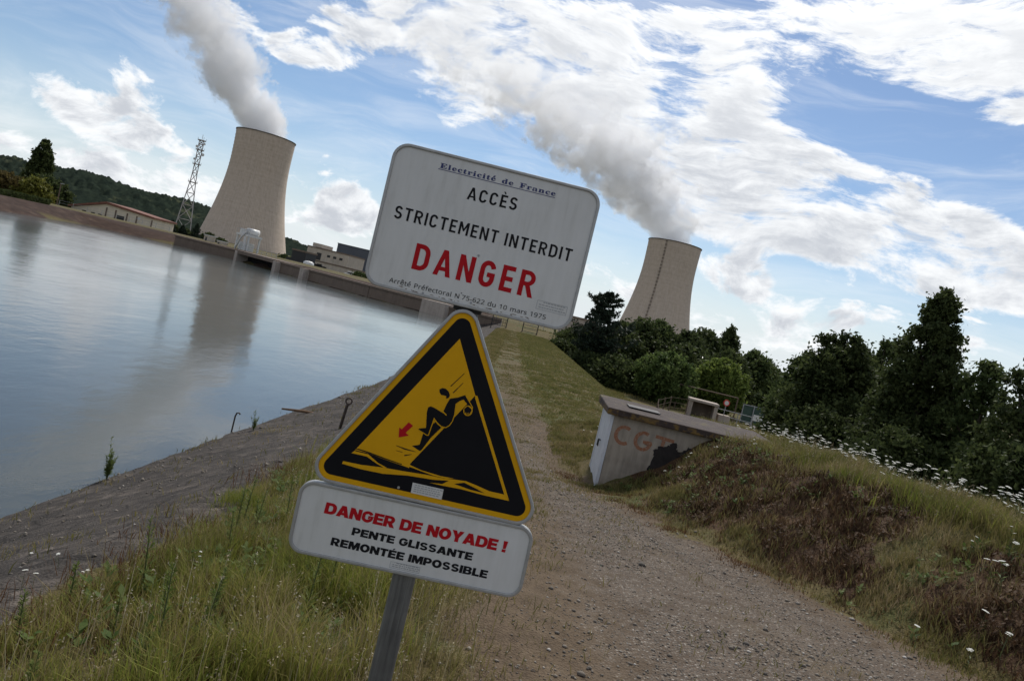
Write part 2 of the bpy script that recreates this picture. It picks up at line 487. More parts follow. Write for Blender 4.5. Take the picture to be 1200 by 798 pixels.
def ground_mat(T, b):
    P = T.node('ShaderNodeNewGeometry').outputs['Position']
    n1 = T.noise(P, .55, 6, .6); n2 = T.noise(P, 4.0, 6, .65); n3 = T.noise(P, 38.0, 5, .7)
    f = T.math('MULTIPLY_ADD', n2, .55, T.math('MULTIPLY', n1, .45))
    grass = T.ramp(f, [(.34, (.090, .074, .034)), (.48, (.135, .108, .045)), (.58, (.165, .128, .062)), (.70, (.185, .135, .075))])
    grass = T.mix(T.step(n1, .48, .62), grass, T.ramp(n2, [(.3, (.070, .082, .026)), (.7, (.130, .130, .048))]))
    grass = T.mix(.65, grass, T.ramp(n3, [(.32, (.22, .20, .17)), (.66, (1.0, 1.0, 1.0))]), 'MULTIPLY')
    # gravel: many small stones of different tones in dusty soil
    vc = T.voro(P, 55.0, out='Color'); vd = T.voro(P, 55.0)
    vs = T.sep(vc)
    stone = T.ramp(vs[0], [(0, (.060, .054, .048)), (.5, (.122, .104, .086)), (.85, (.20, .175, .145)), (1, (.38, .35, .31))])
    soil = T.ramp(n2, [(.3, (.085, .063, .045)), (.7, (.135, .104, .078))])
    grav = T.mix(T.math('MULTIPLY', T.step(vd, .62, .30), T.step(n2, .30, .52)), soil, stone)
    grav = T.mix(T.step(T.math('ADD', n1, T.step(T.sep(P)[1], 7.0, 40.0)), .50, .85), grav, T.ramp(n3, [(.3, (.085, .062, .038)), (.7, (.150, .115, .068))]))
    dirt = T.ramp(T.math('MULTIPLY_ADD', n3, .5, T.math('MULTIPLY', n2, .5)), [(.34, (.062, .044, .028)), (.52, (.118, .086, .056)), (.68, (.168, .126, .082))])
    grav = T.mix(T.step(T.math('ADD', T.attr('gravel'), T.math('MULTIPLY_ADD', n2, .9, -.45)), .30, .72), dirt, grav)
    # bank: old dark stone facing with joints and rubble
    c1 = T.voro(P, 2.2, 'DISTANCE_TO_EDGE'); c2 = T.noise(P, 1.7, 8, .7); vr = T.voro(P, 13.0, out='Color')
    slab = T.ramp(c2, [(.30, (.040, .036, .033)), (.50, (.072, .063, .056)), (.70, (.115, .098, .084))])
    slab = T.mix(.55, slab, T.ramp(T.sep(vr)[1], [(0, (.45, .44, .43)), (.8, (1, 1, 1)), (1, (1.9, 1.85, 1.8))]), 'MULTIPLY')
    slab = T.mix(T.step(c1, .035, .0), slab, (.028, .025, .022))
    shore = T.ramp(T.noise(T.vmath('MULTIPLY', P, (1, 1, 5)), .35, 6, .7), [(.3, (.026, .015, .011)), (.55, (.055, .034, .025)), (.75, (.105, .075, .055))])
    brown = T.ramp(T.math('MULTIPLY_ADD', n3, .6, T.math('MULTIPLY', n2, .4)), [(.32, (.022, .012, .007)), (.5, (.070, .040, .022)), (.7, (.140, .088, .050))])
    col = grass
    nz = T.math('MULTIPLY_ADD', n2, .5, -.25)
    col = T.mix(T.step(T.math('ADD', T.attr('brown'), nz), .40, .60), col, brown)
    col = T.mix(T.step(T.math('ADD', T.attr('shore'), nz), .40, .60), col, shore)
    col = T.mix(T.step(T.math('ADD', T.attr('slab'), nz), .42, .58), col, slab)
    col = T.mix(T.step(T.math('ADD', T.attr('path'), nz), .35, .65), col, grav)
    T.put(b.inputs['Base Color'], col)
    b.inputs['Roughness'].default_value = .95
    b.inputs['Specular IOR Level'].default_value = .15
    h = T.math('ADD', T.math('MULTIPLY', n3, .5), T.math('MULTIPLY', T.math('SUBTRACT', 1.0, vd), .6))
    T.put(b.inputs['Normal'], T.bump(h, .9, .02))
GROUND = mat('ground', ground_mat)

def terrain_piece(name, faces, label, cat, kind='structure'):
    used = np.unique(faces); rem = np.full(nx * ny, -1); rem[used] = np.arange(len(used))
    me = np_mesh(name, VV[used], rem[faces], np.full(len(faces), 4))
    for k, a in ATT.items():
        at = me.attributes.new(k, 'FLOAT', 'POINT'); at.data.foreach_set('value', a[used].astype(np.float32))
    o = link(name, me, GROUND, smooth=True)
    return tag(o, label, cat, kind=kind)
terrain_piece('ground', seg_faces(is_rest), 'grassy dike top, mound and plain', 'ground')
terrain_piece('path', seg_faces(is_path), 'gravel track along the top of the dike', 'path')
terrain_piece('bank', seg_faces(is_slab), 'dark stone faced bank sloping into the water', 'bank')

# ------------------------------------------------------------------ water
def water_mat(T, b):
    P = T.node('ShaderNodeNewGeometry').outputs['Position']
    b.inputs['Base Color'].default_value = (.060, .070, .066, 1)
    b.inputs['Roughness'].default_value = .10
    b.inputs['IOR'].default_value = 1.333
    a = T.noise(T.vmath('MULTIPLY', P, (1.0, .55, 1.0)), 1.6, 6, .62, .4)
    c = T.noise(T.vmath('MULTIPLY', P, (1.0, .45, 1.0)), .22, 4, .55, .3)
    gust = T.step(T.noise(P, .05, 4, .6), .38, .62)
    h = T.math('MULTIPLY_ADD', a, T.math('MULTIPLY_ADD', gust, .9, .25), T.math('MULTIPLY', c, 1.6))
    T.put(b.inputs['Normal'], T.bump(h, .16, .12))
WATER = mat('water', water_mat)
wb = MB()
ws = WPOLY.copy()
wpoly = [(-3.0, -60), (-3.0, 30), (-3.0, 110.5), (-9.5, 112), (-22, 121), (-41, 140), (-64, 164), (-87, 152), (-80, 110), (-67, 40), (-60, -60)]
wb.add([(x, y, WATER_Z) for x, y in wpoly], [tuple(range(len(wpoly)))])
tag(wb.build('water', WATER), 'calm reservoir water with soft ripples reflecting the sky', 'water', kind='structure')

# ------------------------------------------------------------------ wooded hills far behind
def hills():
    us = np.linspace(-1150, -40, 620)
    ridge = np.interp(us, [-1150, -900, -760, -640, -590, -532, -470, -386, -330, -274, -235, -195, -150, -100, -40],
                          [36, 40, 36, 31, 33, 36.5, 31, 28, 20, 13, 11, 5.5, 6, 3, -1])
    rows = np.linspace(1900, 3100, 70)
    U, Y = np.meshgrid(us, rows)
    X = U / 911.0 * Y
    tt = (Y - 1900) / 700.0
    prof = np.where(tt < 1, np.sin(np.clip(tt, 0, 1) * np.pi / 2), 1 - (tt - 1) * .3)
    Z = -7 + prof * (ridge / 911.0 * 2600 + 7)
    bump = fbm(X / 16, Y / 16, 61, 3)
    Z += (bump - .5) * 34 * sm(.05, .3, tt) + (fbm(X / 140, Y / 140, 62, 3) - .5) * 26 * sm(.1, .6, tt)
    n, m = U.shape
    idx = np.arange(n * m).reshape(n, m)
    q = np.stack([idx[:-1, :-1], idx[:-1, 1:], idx[1:, 1:], idx[1:, :-1]], -1).reshape(-1, 4)
    def f(T, b):
        P = T.node('ShaderNodeNewGeometry').outputs['Position']
        n1 = T.noise(P, .045, 6, .7); n2 = T.noise(P, .006, 4, .6)
        c = T.ramp(n1, [(.35, (.013, .019, .016)), (.65, (.028, .038, .027))])
        c = T.mix(T.step(n2, .62, .68), c, (.060, .068, .042))
        T.put(b.inputs['Base Color'], c); b.inputs['Roughness'].default_value = 1.0
        b.inputs['Specular IOR Level'].default_value = 0.0
    o = link('hills', np_mesh('hills', np.stack([X, Y, Z], -1).reshape(-1, 3), q, np.full(len(q), 4)), mat('wooded_hill', f), smooth=True)
    tag(o, 'long dark wooded hill ridge beyond the far shore', 'hills', kind='structure')
hills()

# ------------------------------------------------------------------ materials of built things
def concrete(name, col, scale=.4, streak=True, var=.25):
    def f(T, b):
        P = T.node('ShaderNodeTexCoord').outputs['Object']
        n = T.noise(P, scale * 2, 7, .65); s = T.noise(T.vmath('MULTIPLY', P, (1, 1, .12)), scale * 6, 4, .6)
        k = T.math('MULTIPLY_ADD', s, .5, T.math('MULTIPLY', n, .5)) if streak else n
        T.put(b.inputs['Base Color'], T.ramp(k, [(.32, tuple(c * (1 - var) for c in col)), (.52, col), (.70, tuple(c * (1 + var * .7) for c in col))]))
        b.inputs['Roughness'].default_value = .9
        T.put(b.inputs['Normal'], T.bump(n, .3, .05))
    return mat(name, f)
M_CONC = concrete('quay_concrete', (.17, .128, .098))
M_CONC_L = concrete('pale_concrete', (.40, .34, .29))
M_PALE = concrete('pale_render', (.46, .40, .33), .15)
M_CREAM = concrete('cream_wall', (.66, .58, .45), .2, var=.12)
M_ROOFR = plain('red_roof', (.18, .075, .05), .85, var=.25, scale=1.2)
M_SLATE = plain('slate_cladding', (.060, .070, .090), .5, var=.1, scale=.2)
M_DARK = plain('dark_steel', (.018, .018, .020), .6, var=.2)
M_WHITE = plain('white_paint', (.62, .62, .60), .45, var=.12, scale=2)
M_GALV = plain('galvanised_steel', (.34, .35, .36), .45, .6, .22, 14)
M_WOOD = plain('weathered_wood', (.12, .085, .06), .9, var=.3, scale=12)
M_STEELRED = plain('mast_paint', (.36, .33, .32), .6, var=.25, scale=.5)

# ------------------------------------------------------------------ cooling towers
def tower_mat(T, b):
    P = T.node('ShaderNodeTexCoord').outputs['Object']
    x, y, z = T.sep(P)
    ang = T.math('ARCTAN2', y, x)
    rib = T.math('SINE', T.math('MULTIPLY', ang, 150.0))
    lift = T.wave(P, .105, 'Z', 0.0, 'SAW')
    liftl = T.step(lift, .90, 1.0)
    idn = T.noise(T.xyz(T.math('MULTIPLY', ang, 3.0), 0.0, T.math('MULTIPLY', z, .055)), 3.0, 5, .6)
    band = T.noise(T.xyz(0.0, 0.0, z), .23, 3, .7)
    streak = T.noise(T.xyz(T.math('MULTIPLY', ang, 14.0), 0.0, T.math('MULTIPLY', z, .012)), 2.2, 5, .65)
    k = T.math('ADD', T.math('MULTIPLY', idn, .34), T.math('MULTIPLY_ADD', streak, .40, T.math('MULTIPLY', band, .26)))
    c = T.ramp(k, [(.34, (.39, .315, .25)), (.52, (.53, .44, .355)), (.68, (.62, .53, .44))])
    c = T.mix(T.math('MULTIPLY', T.step(rib, .2, 1.0), .11), c, (.22, .185, .155))
    c = T.mix(T.math('MULTIPLY', liftl, .20), c, (.20, .165, .140))
    T.put(b.inputs['Base Color'], c); b.inputs['Roughness'].default_value = .92
    T.put(b.inputs['Normal'], T.bump(rib, .35, .25))
M_TOWER = mat('tower_concrete', tower_mat)
def trad(h):
    return math.sqrt(45.5 ** 2 * (1 + ((h - 140) / (119.8 if h < 140 else 200)) ** 2))
def cooling_tower(loc, rz, label):
    t = empty('cooling_tower', label, 'cooling tower', loc, rz, 'hyperboloid cooling towers')
    H_ = 178.5
    prof = [(trad(h), h) for h in np.linspace(0, H_, 64)]
    inner = [(trad(h) - .9, h) for h in np.linspace(H_, 60, 24)]
    m = MB(); m.lathe(prof, 160); m.build('shell', M_TOWER, t, True)
    m = MB(); m.lathe(inner, 96); m.build('inner_shell', M_CONC, t, True)
    r = trad(H_)
    m = MB(); m.lathe([(r - 1.0, H_ - .3), (r + .9, H_ - .3), (r + .9, H_ + 1.1), (r - 1.0, H_ + 1.1)], 160, True); m.build('rim', plain('rim_concrete', (.10, .085, .075), .9), t)
    # caged ladder with landings up the shell
    m = MB()
    hs = np.linspace(3, H_ - 1, 60)
    for side in (-.9, .9):
        m.tube([(trad(h) + .45, side, h) for h in hs], .22, 5)
    for h in np.linspace(6, H_ - 2, 30):
        m.box(trad(h) + .05, trad(h) + 1.5, -1.5, 1.5, h - .9, h + .9)
    m.build('ladder', plain('ladder_steel', (.19, .155, .125), .7), t)
    return t
cooling_tower((-461.3, 1261.0, -5.2), R(187), 'larger cooling tower at left, standing behind the reservoir with steam leaving its rim')
cooling_tower((237.6, 1365.0, -7.0), R(-118), 'smaller cooling tower at right, rising behind the trees with a ladder line up its side')

# ------------------------------------------------------------------ steam leaving the towers
def plume(label, loc, fx, r0, rk, ry0, ryk, top, seed, dens, f0, f1, fk):
    """fx = (a, b): axis drifts by a*z + b*z^2; radii grow with height"""
    n = 18; seg = 28; m = MB(); vs = []; fs = []
    zs = np.linspace(-6, top, n)
    for z in zs:
        zc = max(z, 0)
        cx = fx[0] * zc + fx[1] * zc * zc; rx = (r0 + rk * zc) * (1.0 if z <= 0 else 1.0 + .75 * min(1, z / 40)); ry = (ry0 + ryk * zc) * (1.0 if z <= 0 else 1.0 + .7 * min(1, z / 40))
        for k in range(seg):
            a = 2 * math.pi * k / seg; vs.append((cx + rx * math.cos(a), ry * math.sin(a), z))
    for i in range(n - 1):
        for k in range(seg):
            fs.append((i * seg + k, i * seg + (k + 1) % seg, (i + 1) * seg + (k + 1) % seg, (i + 1) * seg + k))
    fs.append(tuple(range(seg))[::-1]); fs.append(tuple(range((n - 1) * seg, n * seg)))
    m.add(vs, fs)
    mt = bpy.data.materials.new('steam'); mt.use_nodes = True; mt.node_tree.nodes.clear()
    T = NT(mt.node_tree); out = T.node('ShaderNodeOutputMaterial')
    P = T.node('ShaderNodeTexCoord').outputs['Object']
    x, y, z = T.sep(P)
    zc = T.math('MAXIMUM', z, 0.0)
    ax = T.math('ADD', T.math('MULTIPLY', zc, fx[0]), T.math('MULTIPLY', T.math('MULTIPLY', zc, zc), fx[1]))
    dx = T.math('DIVIDE', T.math('SUBTRACT', x, ax), T.math('MULTIPLY_ADD', zc, rk, r0))
    dy = T.math('DIVIDE', y, T.math('MULTIPLY_ADD', zc, ryk, ry0))
    d = T.math('SQRT', T.math('ADD', T.math('MULTIPLY', dx, dx), T.math('MULTIPLY', dy, dy)))
    Q = T.vmath('ADD', P, (seed * 131.0, seed * 77.0, 0))
    n1 = T.noise(Q, .016, 3, .55); n2 = T.noise(Q, .036, 7, .68)
    grow = T.step(zc, 0.0, 45.0)
    amp = T.math('ADD', T.math('MULTIPLY_ADD', grow, 1.35, .25), T.math('MULTIPLY', T.step(zc, 60.0, 220.0), .55))
    nn = T.math('ADD', T.math('MULTIPLY', T.math('SUBTRACT', n1, .5), 1.6), T.math('MULTIPLY', T.math('SUBTRACT', n2, .5), 2.2))
    e = T.math('MULTIPLY_ADD', nn, amp, d)
    n3 = T.math('SUBTRACT', T.noise(Q, .11, 4, .6), .5)
    den = T.step(T.math('MULTIPLY_ADD', n3, T.math('MULTIPLY', grow, .55), e), .88, .66)
    fade = T.math('SUBTRACT', 1.0, T.math('MULTIPLY', T.step(zc, f0, f1), fk))
    den = T.math('MULTIPLY', T.math('MULTIPLY', den, fade), dens)
    v = T.node('ShaderNodeVolumePrincipled')
    v.inputs['Color'].default_value = (.968, .974, .985, 1)
    v.inputs['Anisotropy'].default_value = .15
    T.put(v.inputs['Density'], den)
    T.l.new(v.outputs[0], out.inputs['Volume'])
    mt.cycles.volume_step_rate = .28
    o = m.build('steam_plume', mt, smooth=True, loc=loc)
    tag(o, label, 'steam', 'steam plumes over the cooling towers', 'thing')
plume('grey white steam column rising from the left cooling tower', (-461.3, 1261.0, 172.0), (-.90, 0.0), 45, .10, 45, .06, 300, 1.3, .06, 20, 300, .7)
plume('broad grey steam cloud bending left from the right cooling tower behind the notice board', (237.6, 1365.0, 170.5), (-.85, -.0034), 45, .60, 45, .16, 290, 4.7, .055, 60, 255, .96)

# ------------------------------------------------------------------ far shore buildings
def local(a, b):
    """frame along a->b: location, rotation, length"""
    a = np.array(a, float); b = np.array(b, float); d = b - a
    return (a[0], a[1]), math.atan2(d[1], d[0]), float(np.hypot(*d))

def seg_wall(p, q, z0, z1, th, parent, name, m):
    (x, y), rz, L = local(p, q)
    w = MB(); w.box(0, L, 0, th, z0, z1)
    w.box(-.15, L + .15, -.18, th + .1, z1 + .003, z1 + .32)
    return w.build(name, m, parent, loc=(x, y, 0), rot=(0, 0, rz), bevel=.04)

qw = empty('quay_wall', 'long brown concrete quay wall along the far end of the reservoir', 'wall')
seg_wall((-43.5, 138.6), (-23, 118.2), -6, -2.1, .9, qw, 'wall_section', M_CONC)
seg_wall((-22.9, 118.1), (-10, 109.7), -6, -2.1, .9, qw, 'wall_section', M_CONC)
seg_wall((-9.9, 109.6), (-2.2, 109.3), -6, -2.3, .9, qw, 'wall_section', M_CONC)
seg_wall((-71, 157.0), (-55, 150.9), -6, -2.0, .9, qw, 'wall_section', M_CONC)
for (x, y) in ((-36.5, 131.4),):
    w = MB(); w.box(-.7, .7, -.9, .4, -6, -1.9); w.build('buttress', M_CONC_L, qw, loc=(x, y, 0), rot=(0, 0, R(-45)))
w = MB(); w.box(-2.1, 2.1, -.8, 1.2, -6, -1.75); w.build('pale_block', M_CONC_L, qw, loc=(-11.6, 110.4, 0), rot=(0, 0, R(-28)), bevel=.05)

# water intake under a deck
(ix, iy), irz, iL = local((-54.9, 150.7), (-43.7, 138.8))
t = empty('intake_deck', 'concrete intake deck with a dark panel and bars added for its shaded opening', 'water intake', (ix, iy, 0), irz)
w = MB(); w.box(-.5, iL + .2, -.9, 5.5, -2.35, -1.65); w.build('deck_slab', M_CONC, t, bevel=.05)
w = MB(); w.box(.02, iL - .02, 1.5, 1.8, -6, -2.36)
w.build('shade_panel', M_DARK, t)  # dark panel and bars stand in for the shade under the deck
w = MB()
for k in range(24): w.box(.2 + k * (iL - .4) / 23 - .04, .2 + k * (iL - .4) / 23 + .04, 1.1, 1.3, -6, -2.36)
w.build('shade_bars', M_DARK, t)
for xx in (-.9, iL - .3):
    w = MB(); w.box(xx, xx + 1.2, -1.0, 2.2, -6, -1.9); w.build('pier', M_CONC_L, t, bevel=.05)
w = MB()
for k in range(9):
    xx = k * (iL) / 8
    w.tube([(xx, -.7, -1.65), (xx, -.7, -.65)], .03, 5)
for zz in (-.65, -1.1): w.tube([(0, -.7, zz), (iL, -.7, zz)], .025, 5)
w.build('handrail', M_GALV, t)

# trash rake machine, white
t = empty('rake_machine', 'white painted screen raking machine on legs in front of the left tower', 'machine', (-64.0, 178.0, -1.9), R(-38))
w = MB()
for x in (-2.3, 2.3):
    for y in (-1.4, 1.4): w.box(x - .18, x + .18, y - .18, y + .18, 0, 3.4)
w.build('leg_frame', M_WHITE, t)
w = MB(); w.box(-2.7, 2.7, -1.7, 1.7, 3.41, 3.9); w.build('platform', M_WHITE, t)
w = MB(); w.box(-2.2, -.2, -1.2, 1.2, 3.91, 5.0); w.build('cabin', M_WHITE, t, bevel=.05)
w = MB(); w.tube([(1.2, -1.4, 4.6), (1.2, 1.4, 4.6)], .75, 20); w.build('drum', M_WHITE, t, True)
w = MB(); w.tube([(-1.8, -1.8, .3), (.3, -2.0, 3.2), (1.2, -1.6, 4.4)], .22, 8); w.tube([(2.0, -1.9, .2), (1.7, -2.0, 3.3)], .3, 8); w.build('chute', M_WHITE, t)
w = MB(); w.box(-1.9, 1.0, -1.2, 1.2, .1, 2.0); w.build('machine_body', M_WHITE, t, bevel=.08)
w = MB()
for x in np.linspace(-2.6, 2.6, 6): w.tube([(x, -1.65, 3.9), (x, -1.65, 4.9)], .03, 4)
w.tube([(-2.6, -1.65, 4.9), (2.6, -1.65, 4.9)], .03, 4); w.build('handrail', M_GALV, t)

def cabin(loc, rz, label, s=1.0):
    t = empty('site_cabin', label, 'cabin', loc, rz, 'small cabins by the water')
    w = MB(); w.box(-1.1 * s, 1.1 * s, -.9, .9, 0, 1.9 * s); w.build('cabin_wall', M_PALE, t)
    w = MB(); w.box(-1.25 * s, 1.25 * s, -1.05, 1.05, 1.9 * s + .003, 1.9 * s + .15); w.build('roof', M_WHITE, t)
    w = MB(); w.box(-.4, .4, -.94, -.903, .1, 1.5 * s); w.build('door', M_DARK, t)
    return t
cabin((-77.6, 190, -2.4), R(-40), 'pale cabin with dark door, left of the two by the shore', 1.05)
cabin((-73.6, 188, -2.6), R(-40), 'lower pale cabin beside the small conifers, right of the two', .8)

# long warehouse with a shallow red roof
WA, WB_ = (-142.5, 241.0), (-115.5, 238.5)
(x, y), rz, L = local(WA, WB_)
t = empty('warehouse', 'low cream warehouse with shallow red roof across the water', 'building', (x, y, 0), rz)
zb = -5.0
prof = [(0, -1.55), (L * .42, 1.72), (L, .55)]          # roof line: low left end, ridge, then gently down
D = 12.0
w = MB(); w.prism([(0, zb), (L, zb), (L, .5), (L * .42, 1.66), (0, -1.6)], 0, D); w.build('wall', M_CREAM, t)
w = MB()
w.prism([(-.7, -1.72), (L * .42, 1.70), (L + .6, .52), (L + .6, 1.02), (L * .42, 2.35), (-.7, -1.22)], -.7, D + .6)
w.build('roof', M_ROOFR, t)
w = MB(); w.box(L * .565, L * .655, -.06, -.003, zb, -.9); w.build('door', M_DARK, t)
for fx in (.425, .54, .68, .80, .985):
    w = MB(); w.box(L * fx, L * fx + .28, -.30, -.003, zb, -.02 + 1.1 * (1 - fx)); w.build('pilaster', M_CONC, t)
w = MB(); w.box(L * .81, L * .845, -.05, -.003, -.75, -.1); w.build('sign_plate', M_WHITE, t)
for fx in (.14, .25, .34):
    w = MB(); w.box(L * fx, L * fx + 1.3, -.05, -.003, -2.6, -1.8); w.build('window', M_DARK, t)

# plant buildings right of the left tower
def block(name, label, cat, loc, rz, dims, m, extra=None):
    t = empty(name, label, cat, loc, rz)
    w = MB(); w.box(-dims[0] / 2, dims[0] / 2, -dims[1] / 2, dims[1] / 2, -4, dims[2]); w.build('wall', m, t)
    w = MB(); w.box(-dims[0] / 2 - .2, dims[0] / 2 + .2, -dims[1] / 2 - .2, dims[1] / 2 + .2, dims[2] + .003, dims[2] + .5); w.build('roof', M_CONC if m is not M_SLATE else M_SLATE, t)
    if extra: extra(t)
    return t
def pale_extra(t):
    w = MB(); w.box(-5, -2.8, -8.08, -8.004, 3.2, 6.3); w.build('louvre', M_DARK, t)
    for x in (0, 3, 6):
        w = MB(); w.box(x, x + 1.5, -8.07, -8.004, 5.2, 6.2); w.build('window', M_DARK, t)
    w = MB(); w.box(-9, -4.5, -6, 4, 8.6, 10.2); w.build('roof_box', M_PALE, t)
block('plant_hall', 'pale concrete plant hall with flat roof, right of the left cooling tower', 'building', (-84.5, 345, -3.0), R(-14), (20, 16, 8.0), M_PALE, pale_extra)
block('annex', 'low pale annex with flat roof in front of the plant hall', 'building', (-70.5, 292, -3.4), R(-26), (22, 8, 2.9), M_PALE)
block('turbine_hall', 'big slate blue clad hall behind the notice board', 'building', (-88, 425, -4.0), R(-10), (22, 30, 15.0), M_SLATE)
block('switch_house', 'black clad box building beside the plant hall', 'building', (-71.9, 252, -3.2), R(-18), (5.2, 6, 4.6), M_DARK)
block('concrete_block_house', 'pale concrete building half hidden behind the notice board corner', 'building', (16.2, 212, -7), R(8), (7.5, 10, 8.0), M_CONC_L)
def tank(label, loc, r, h):
    t = MB(); t.lathe([(0, 0), (r, 0), (r, h), (r * .6, h + .35), (0, h + .45)], 20)
    tag(t.build('storage_tank', M_WHITE, None, True, loc=loc), label, 'tank')
tank('small white tank at the foot of the black box building', (-66.0, 238, -3.0), 1.6, 1.7)
w = MB(); w.box(-2.2, 2.2, -.9, .9, .35, 1.1); w.box(-1.2, 1.0, -.85, .85, 1.103, 1.75)
t = empty('parked_car', 'white car parked behind the quay wall beside the round green bush', 'car', (-54.2, 246, -2.9), R(-20))
w.build('body', M_WHITE, t, bevel=.12)
w = MB()
for sx in (-1.35, 1.35):
    for sy in (-.92, .92): w.tube([(sx, sy - .1, .35), (sx, sy + .1, .35)], .34, 12)
w.build('wheel', M_DARK, t)
w = MB(); w.box(-1.1, .9, -.87, .87, 1.2, 1.6); w.build('window', M_DARK, t)
# dark low hedge-like screen beside the tower foot
w = MB()
for k in range(9): w.box(k * 2.0, k * 2.0 + 1.9, 0, .5, 0, 2.1 + .3 * math.sin(k * 2.1))
tag(w.build('panel_fence', M_DARK, loc=(-80.5, 262, -3.4), rot=(0, 0, R(-28))), 'dark panel fence at the foot of the left cooling tower', 'fence')

# lattice mast
def lattice(loc, h, wb, wt, label):
    t = empty('lattice_mast', label, 'mast', loc, R(24))
    zz = [0, .17, .32, .45, .56, .66, .75, .83, .90, .96, 1.0]
    hw = lambda q: (wb + (wt - wb) * min(1, q / .62)) / 2 if q < .62 else wt / 2
    m = MB()
    for sx in (-1, 1):
        for sy in (-1, 1):
            m.tube([(sx * hw(q), sy * hw(q), q * h) for q in zz], .26, 6)
    m.build('mast_leg', M_STEELRED, t)
    m = MB()
    for i in range(len(zz) - 1):
        a, b = zz[i], zz[i + 1]
        for (ux, uy, vx, vy) in ((-1, -1, 1, -1), (1, -1, 1, 1), (1, 1, -1, 1), (-1, 1, -1, -1)):
            pa = (ux * hw(a), uy * hw(a), a * h); pb = (vx * hw(b), vy * hw(b), b * h)
            pc = (vx * hw(a), vy * hw(a), a * h); pd = (ux * hw(b), uy * hw(b), b * h)
            m.tube([pa, pb], .14, 4); m.tube([pc, pd], .14, 4); m.tube([pd, pb], .14, 4)
    m.build('bracing', M_STEELRED, t)
    for q in (.56, .75, .90, 1.0):
        m = MB(); r = hw(q) + .9; m.box(-r, r, -r, r, q * h, q * h + .25)
        for sx in (-1, 1):
            for sy in (-1, 1): m.tube([(sx * r, sy * r, q * h), (sx * r, sy * r, q * h + 1.2)], .08, 4)
        m.build('platform', M_STEELRED, t)
    m = MB()
    for (x, y, z, rr) in ((1.9, -.8, .86, .8), (-1.8, -1, .93, .7), (1.6, -1, .97, .6), (-1.7, -.6, .80, .6)):
        m.tube([(x, y - .3, z * h), (x, y + .3, z * h)], rr, 12)
    m.build('antenna_dish', M_WHITE, t)
    m = MB(); m.tube([(0, 0, h), (0, 0, h + 3.2)], .12, 5); m.tube([(.8, .6, h), (.8, .6, h + 2.1)], .09, 5); m.build('aerial', M_STEELRED, t)
lattice((-187.0, 420, -4.2), 52.0, 8.6, 2.3, 'tall grey lattice telecom mast left of the larger cooling tower')

# lighting pole on the left shore
t = empty('lamp_pole', 'thin wooden pole with a small lamp left of the warehouse', 'pole', (-152.5, 250, -3.6))
w = MB(); w.tube([(0, 0, -1), (0, 0, 8.4)], [.22, .15], 7); w.build('pole', M_WOOD, t)
w = MB(); w.box(-.1, 1.0, -.15, .15, 8.2, 8.4); w.build('lamp_head', M_GALV, t)

def post_fence(name, label, pts, h, sp, m, rails, rail_r=.02, post_r=.04, mesh_m=None, wire=False):
    t = empty(name, label, 'fence', (pts[0][0], pts[0][1], 0))
    ox, oy = pts[0]
    P = []
    for (a, b) in zip(pts[:-1], pts[1:]):
        L = math.dist(a, b); k = max(1, int(round(L / sp)))
        P += [(a[0] + (b[0] - a[0]) * i / k, a[1] + (b[1] - a[1]) * i / k) for i in range(k)]
    P.append(pts[-1])
    Z = [float(H(x, y)) for x, y in P]
    for (x, y), z in zip(P, Z):
        w = MB(); lean = random.uniform(-.03, .03)
        w.tube([(x - ox, y - oy, z - .3), (x - ox + lean, y - oy, z + h)], post_r, 6); w.build('post', m, t)
    for rr in rails:
        w = MB(); w.tube([(x - ox, y - oy, z + rr * h) for (x, y), z in zip(P, Z)], rail_r, 4); w.build('rail' if not wire else 'wire', m, t)
    if mesh_m:
        w = MB(); n = len(P)
        w.add([(x - ox, y - oy + .05, z + .05) for (x, y), z in zip(P, Z)] + [(x - ox, y - oy + .05, z + h * .96) for (x, y), z in zip(P, Z)],
              [(i, i + 1, n + i + 1, n + i) for i in range(n - 1)])
        w.build('mesh_panel', mesh_m, t)
    return t
post_fence('shore_fence', 'thin rail fence on the brown far bank in front of the warehouse', [(-119, 196), (-101, 190), (-84, 182)], 1.3, 5, M_GALV, (.5, .98))


# ------------------------------------------------------------------ foliage
def leaf_mat(name, dark, light, trans=.38):
    def f(T, b):
        g = T.node('ShaderNodeNewGeometry')
        P = g.outputs['Position']
        n = T.step(T.noise(P, .7, 4, .6), .3, .7)
        k = T.math('MULTIPLY_ADD', g.outputs['Random Per Island'], .5, T.math('MULTIPLY', n, .5))
        c = T.ramp(k, [(.2, dark), (.85, light)])
        T.put(b.inputs['Base Color'], c)
        b.inputs['Roughness'].default_value = .6
        b.inputs['Specular IOR Level'].default_value = .08
        tr = T.node('ShaderNodeBsdfTranslucent'); T.put(tr.inputs[0], c)
        mx = T.node('ShaderNodeMixShader'); mx.inputs[0].default_value = trans
        T.l.new(b.outputs[0], mx.inputs[1]); T.l.new(tr.outputs[0], mx.inputs[2]); T.l.new(mx.outputs[0], T.out.inputs[0])
    return mat(name, f)
L_DARK = leaf_mat('leaf_dark', (.032, .046, .017), (.090, .112, .040))
L_MID = leaf_mat('leaf_mid', (.040, .060, .020), (.105, .135, .048))
L_ROUND = leaf_mat('leaf_fresh', (.085, .125, .026), (.190, .235, .058))
L_ROUND2 = leaf_mat('leaf_round', (.060, .095, .028), (.140, .185, .058))
L_OLIVE = leaf_mat('leaf_olive', (.085, .095, .018), (.180, .175, .040))
L_RUST = leaf_mat('leaf_rust', (.075, .060, .022), (.120, .095, .035))
L_NEEDLE = leaf_mat('needle', (.018, .028, .018), (.040, .056, .036), .1)
M_BARK = plain('bark', (.085, .065, .048), .95, var=.35, scale=9)

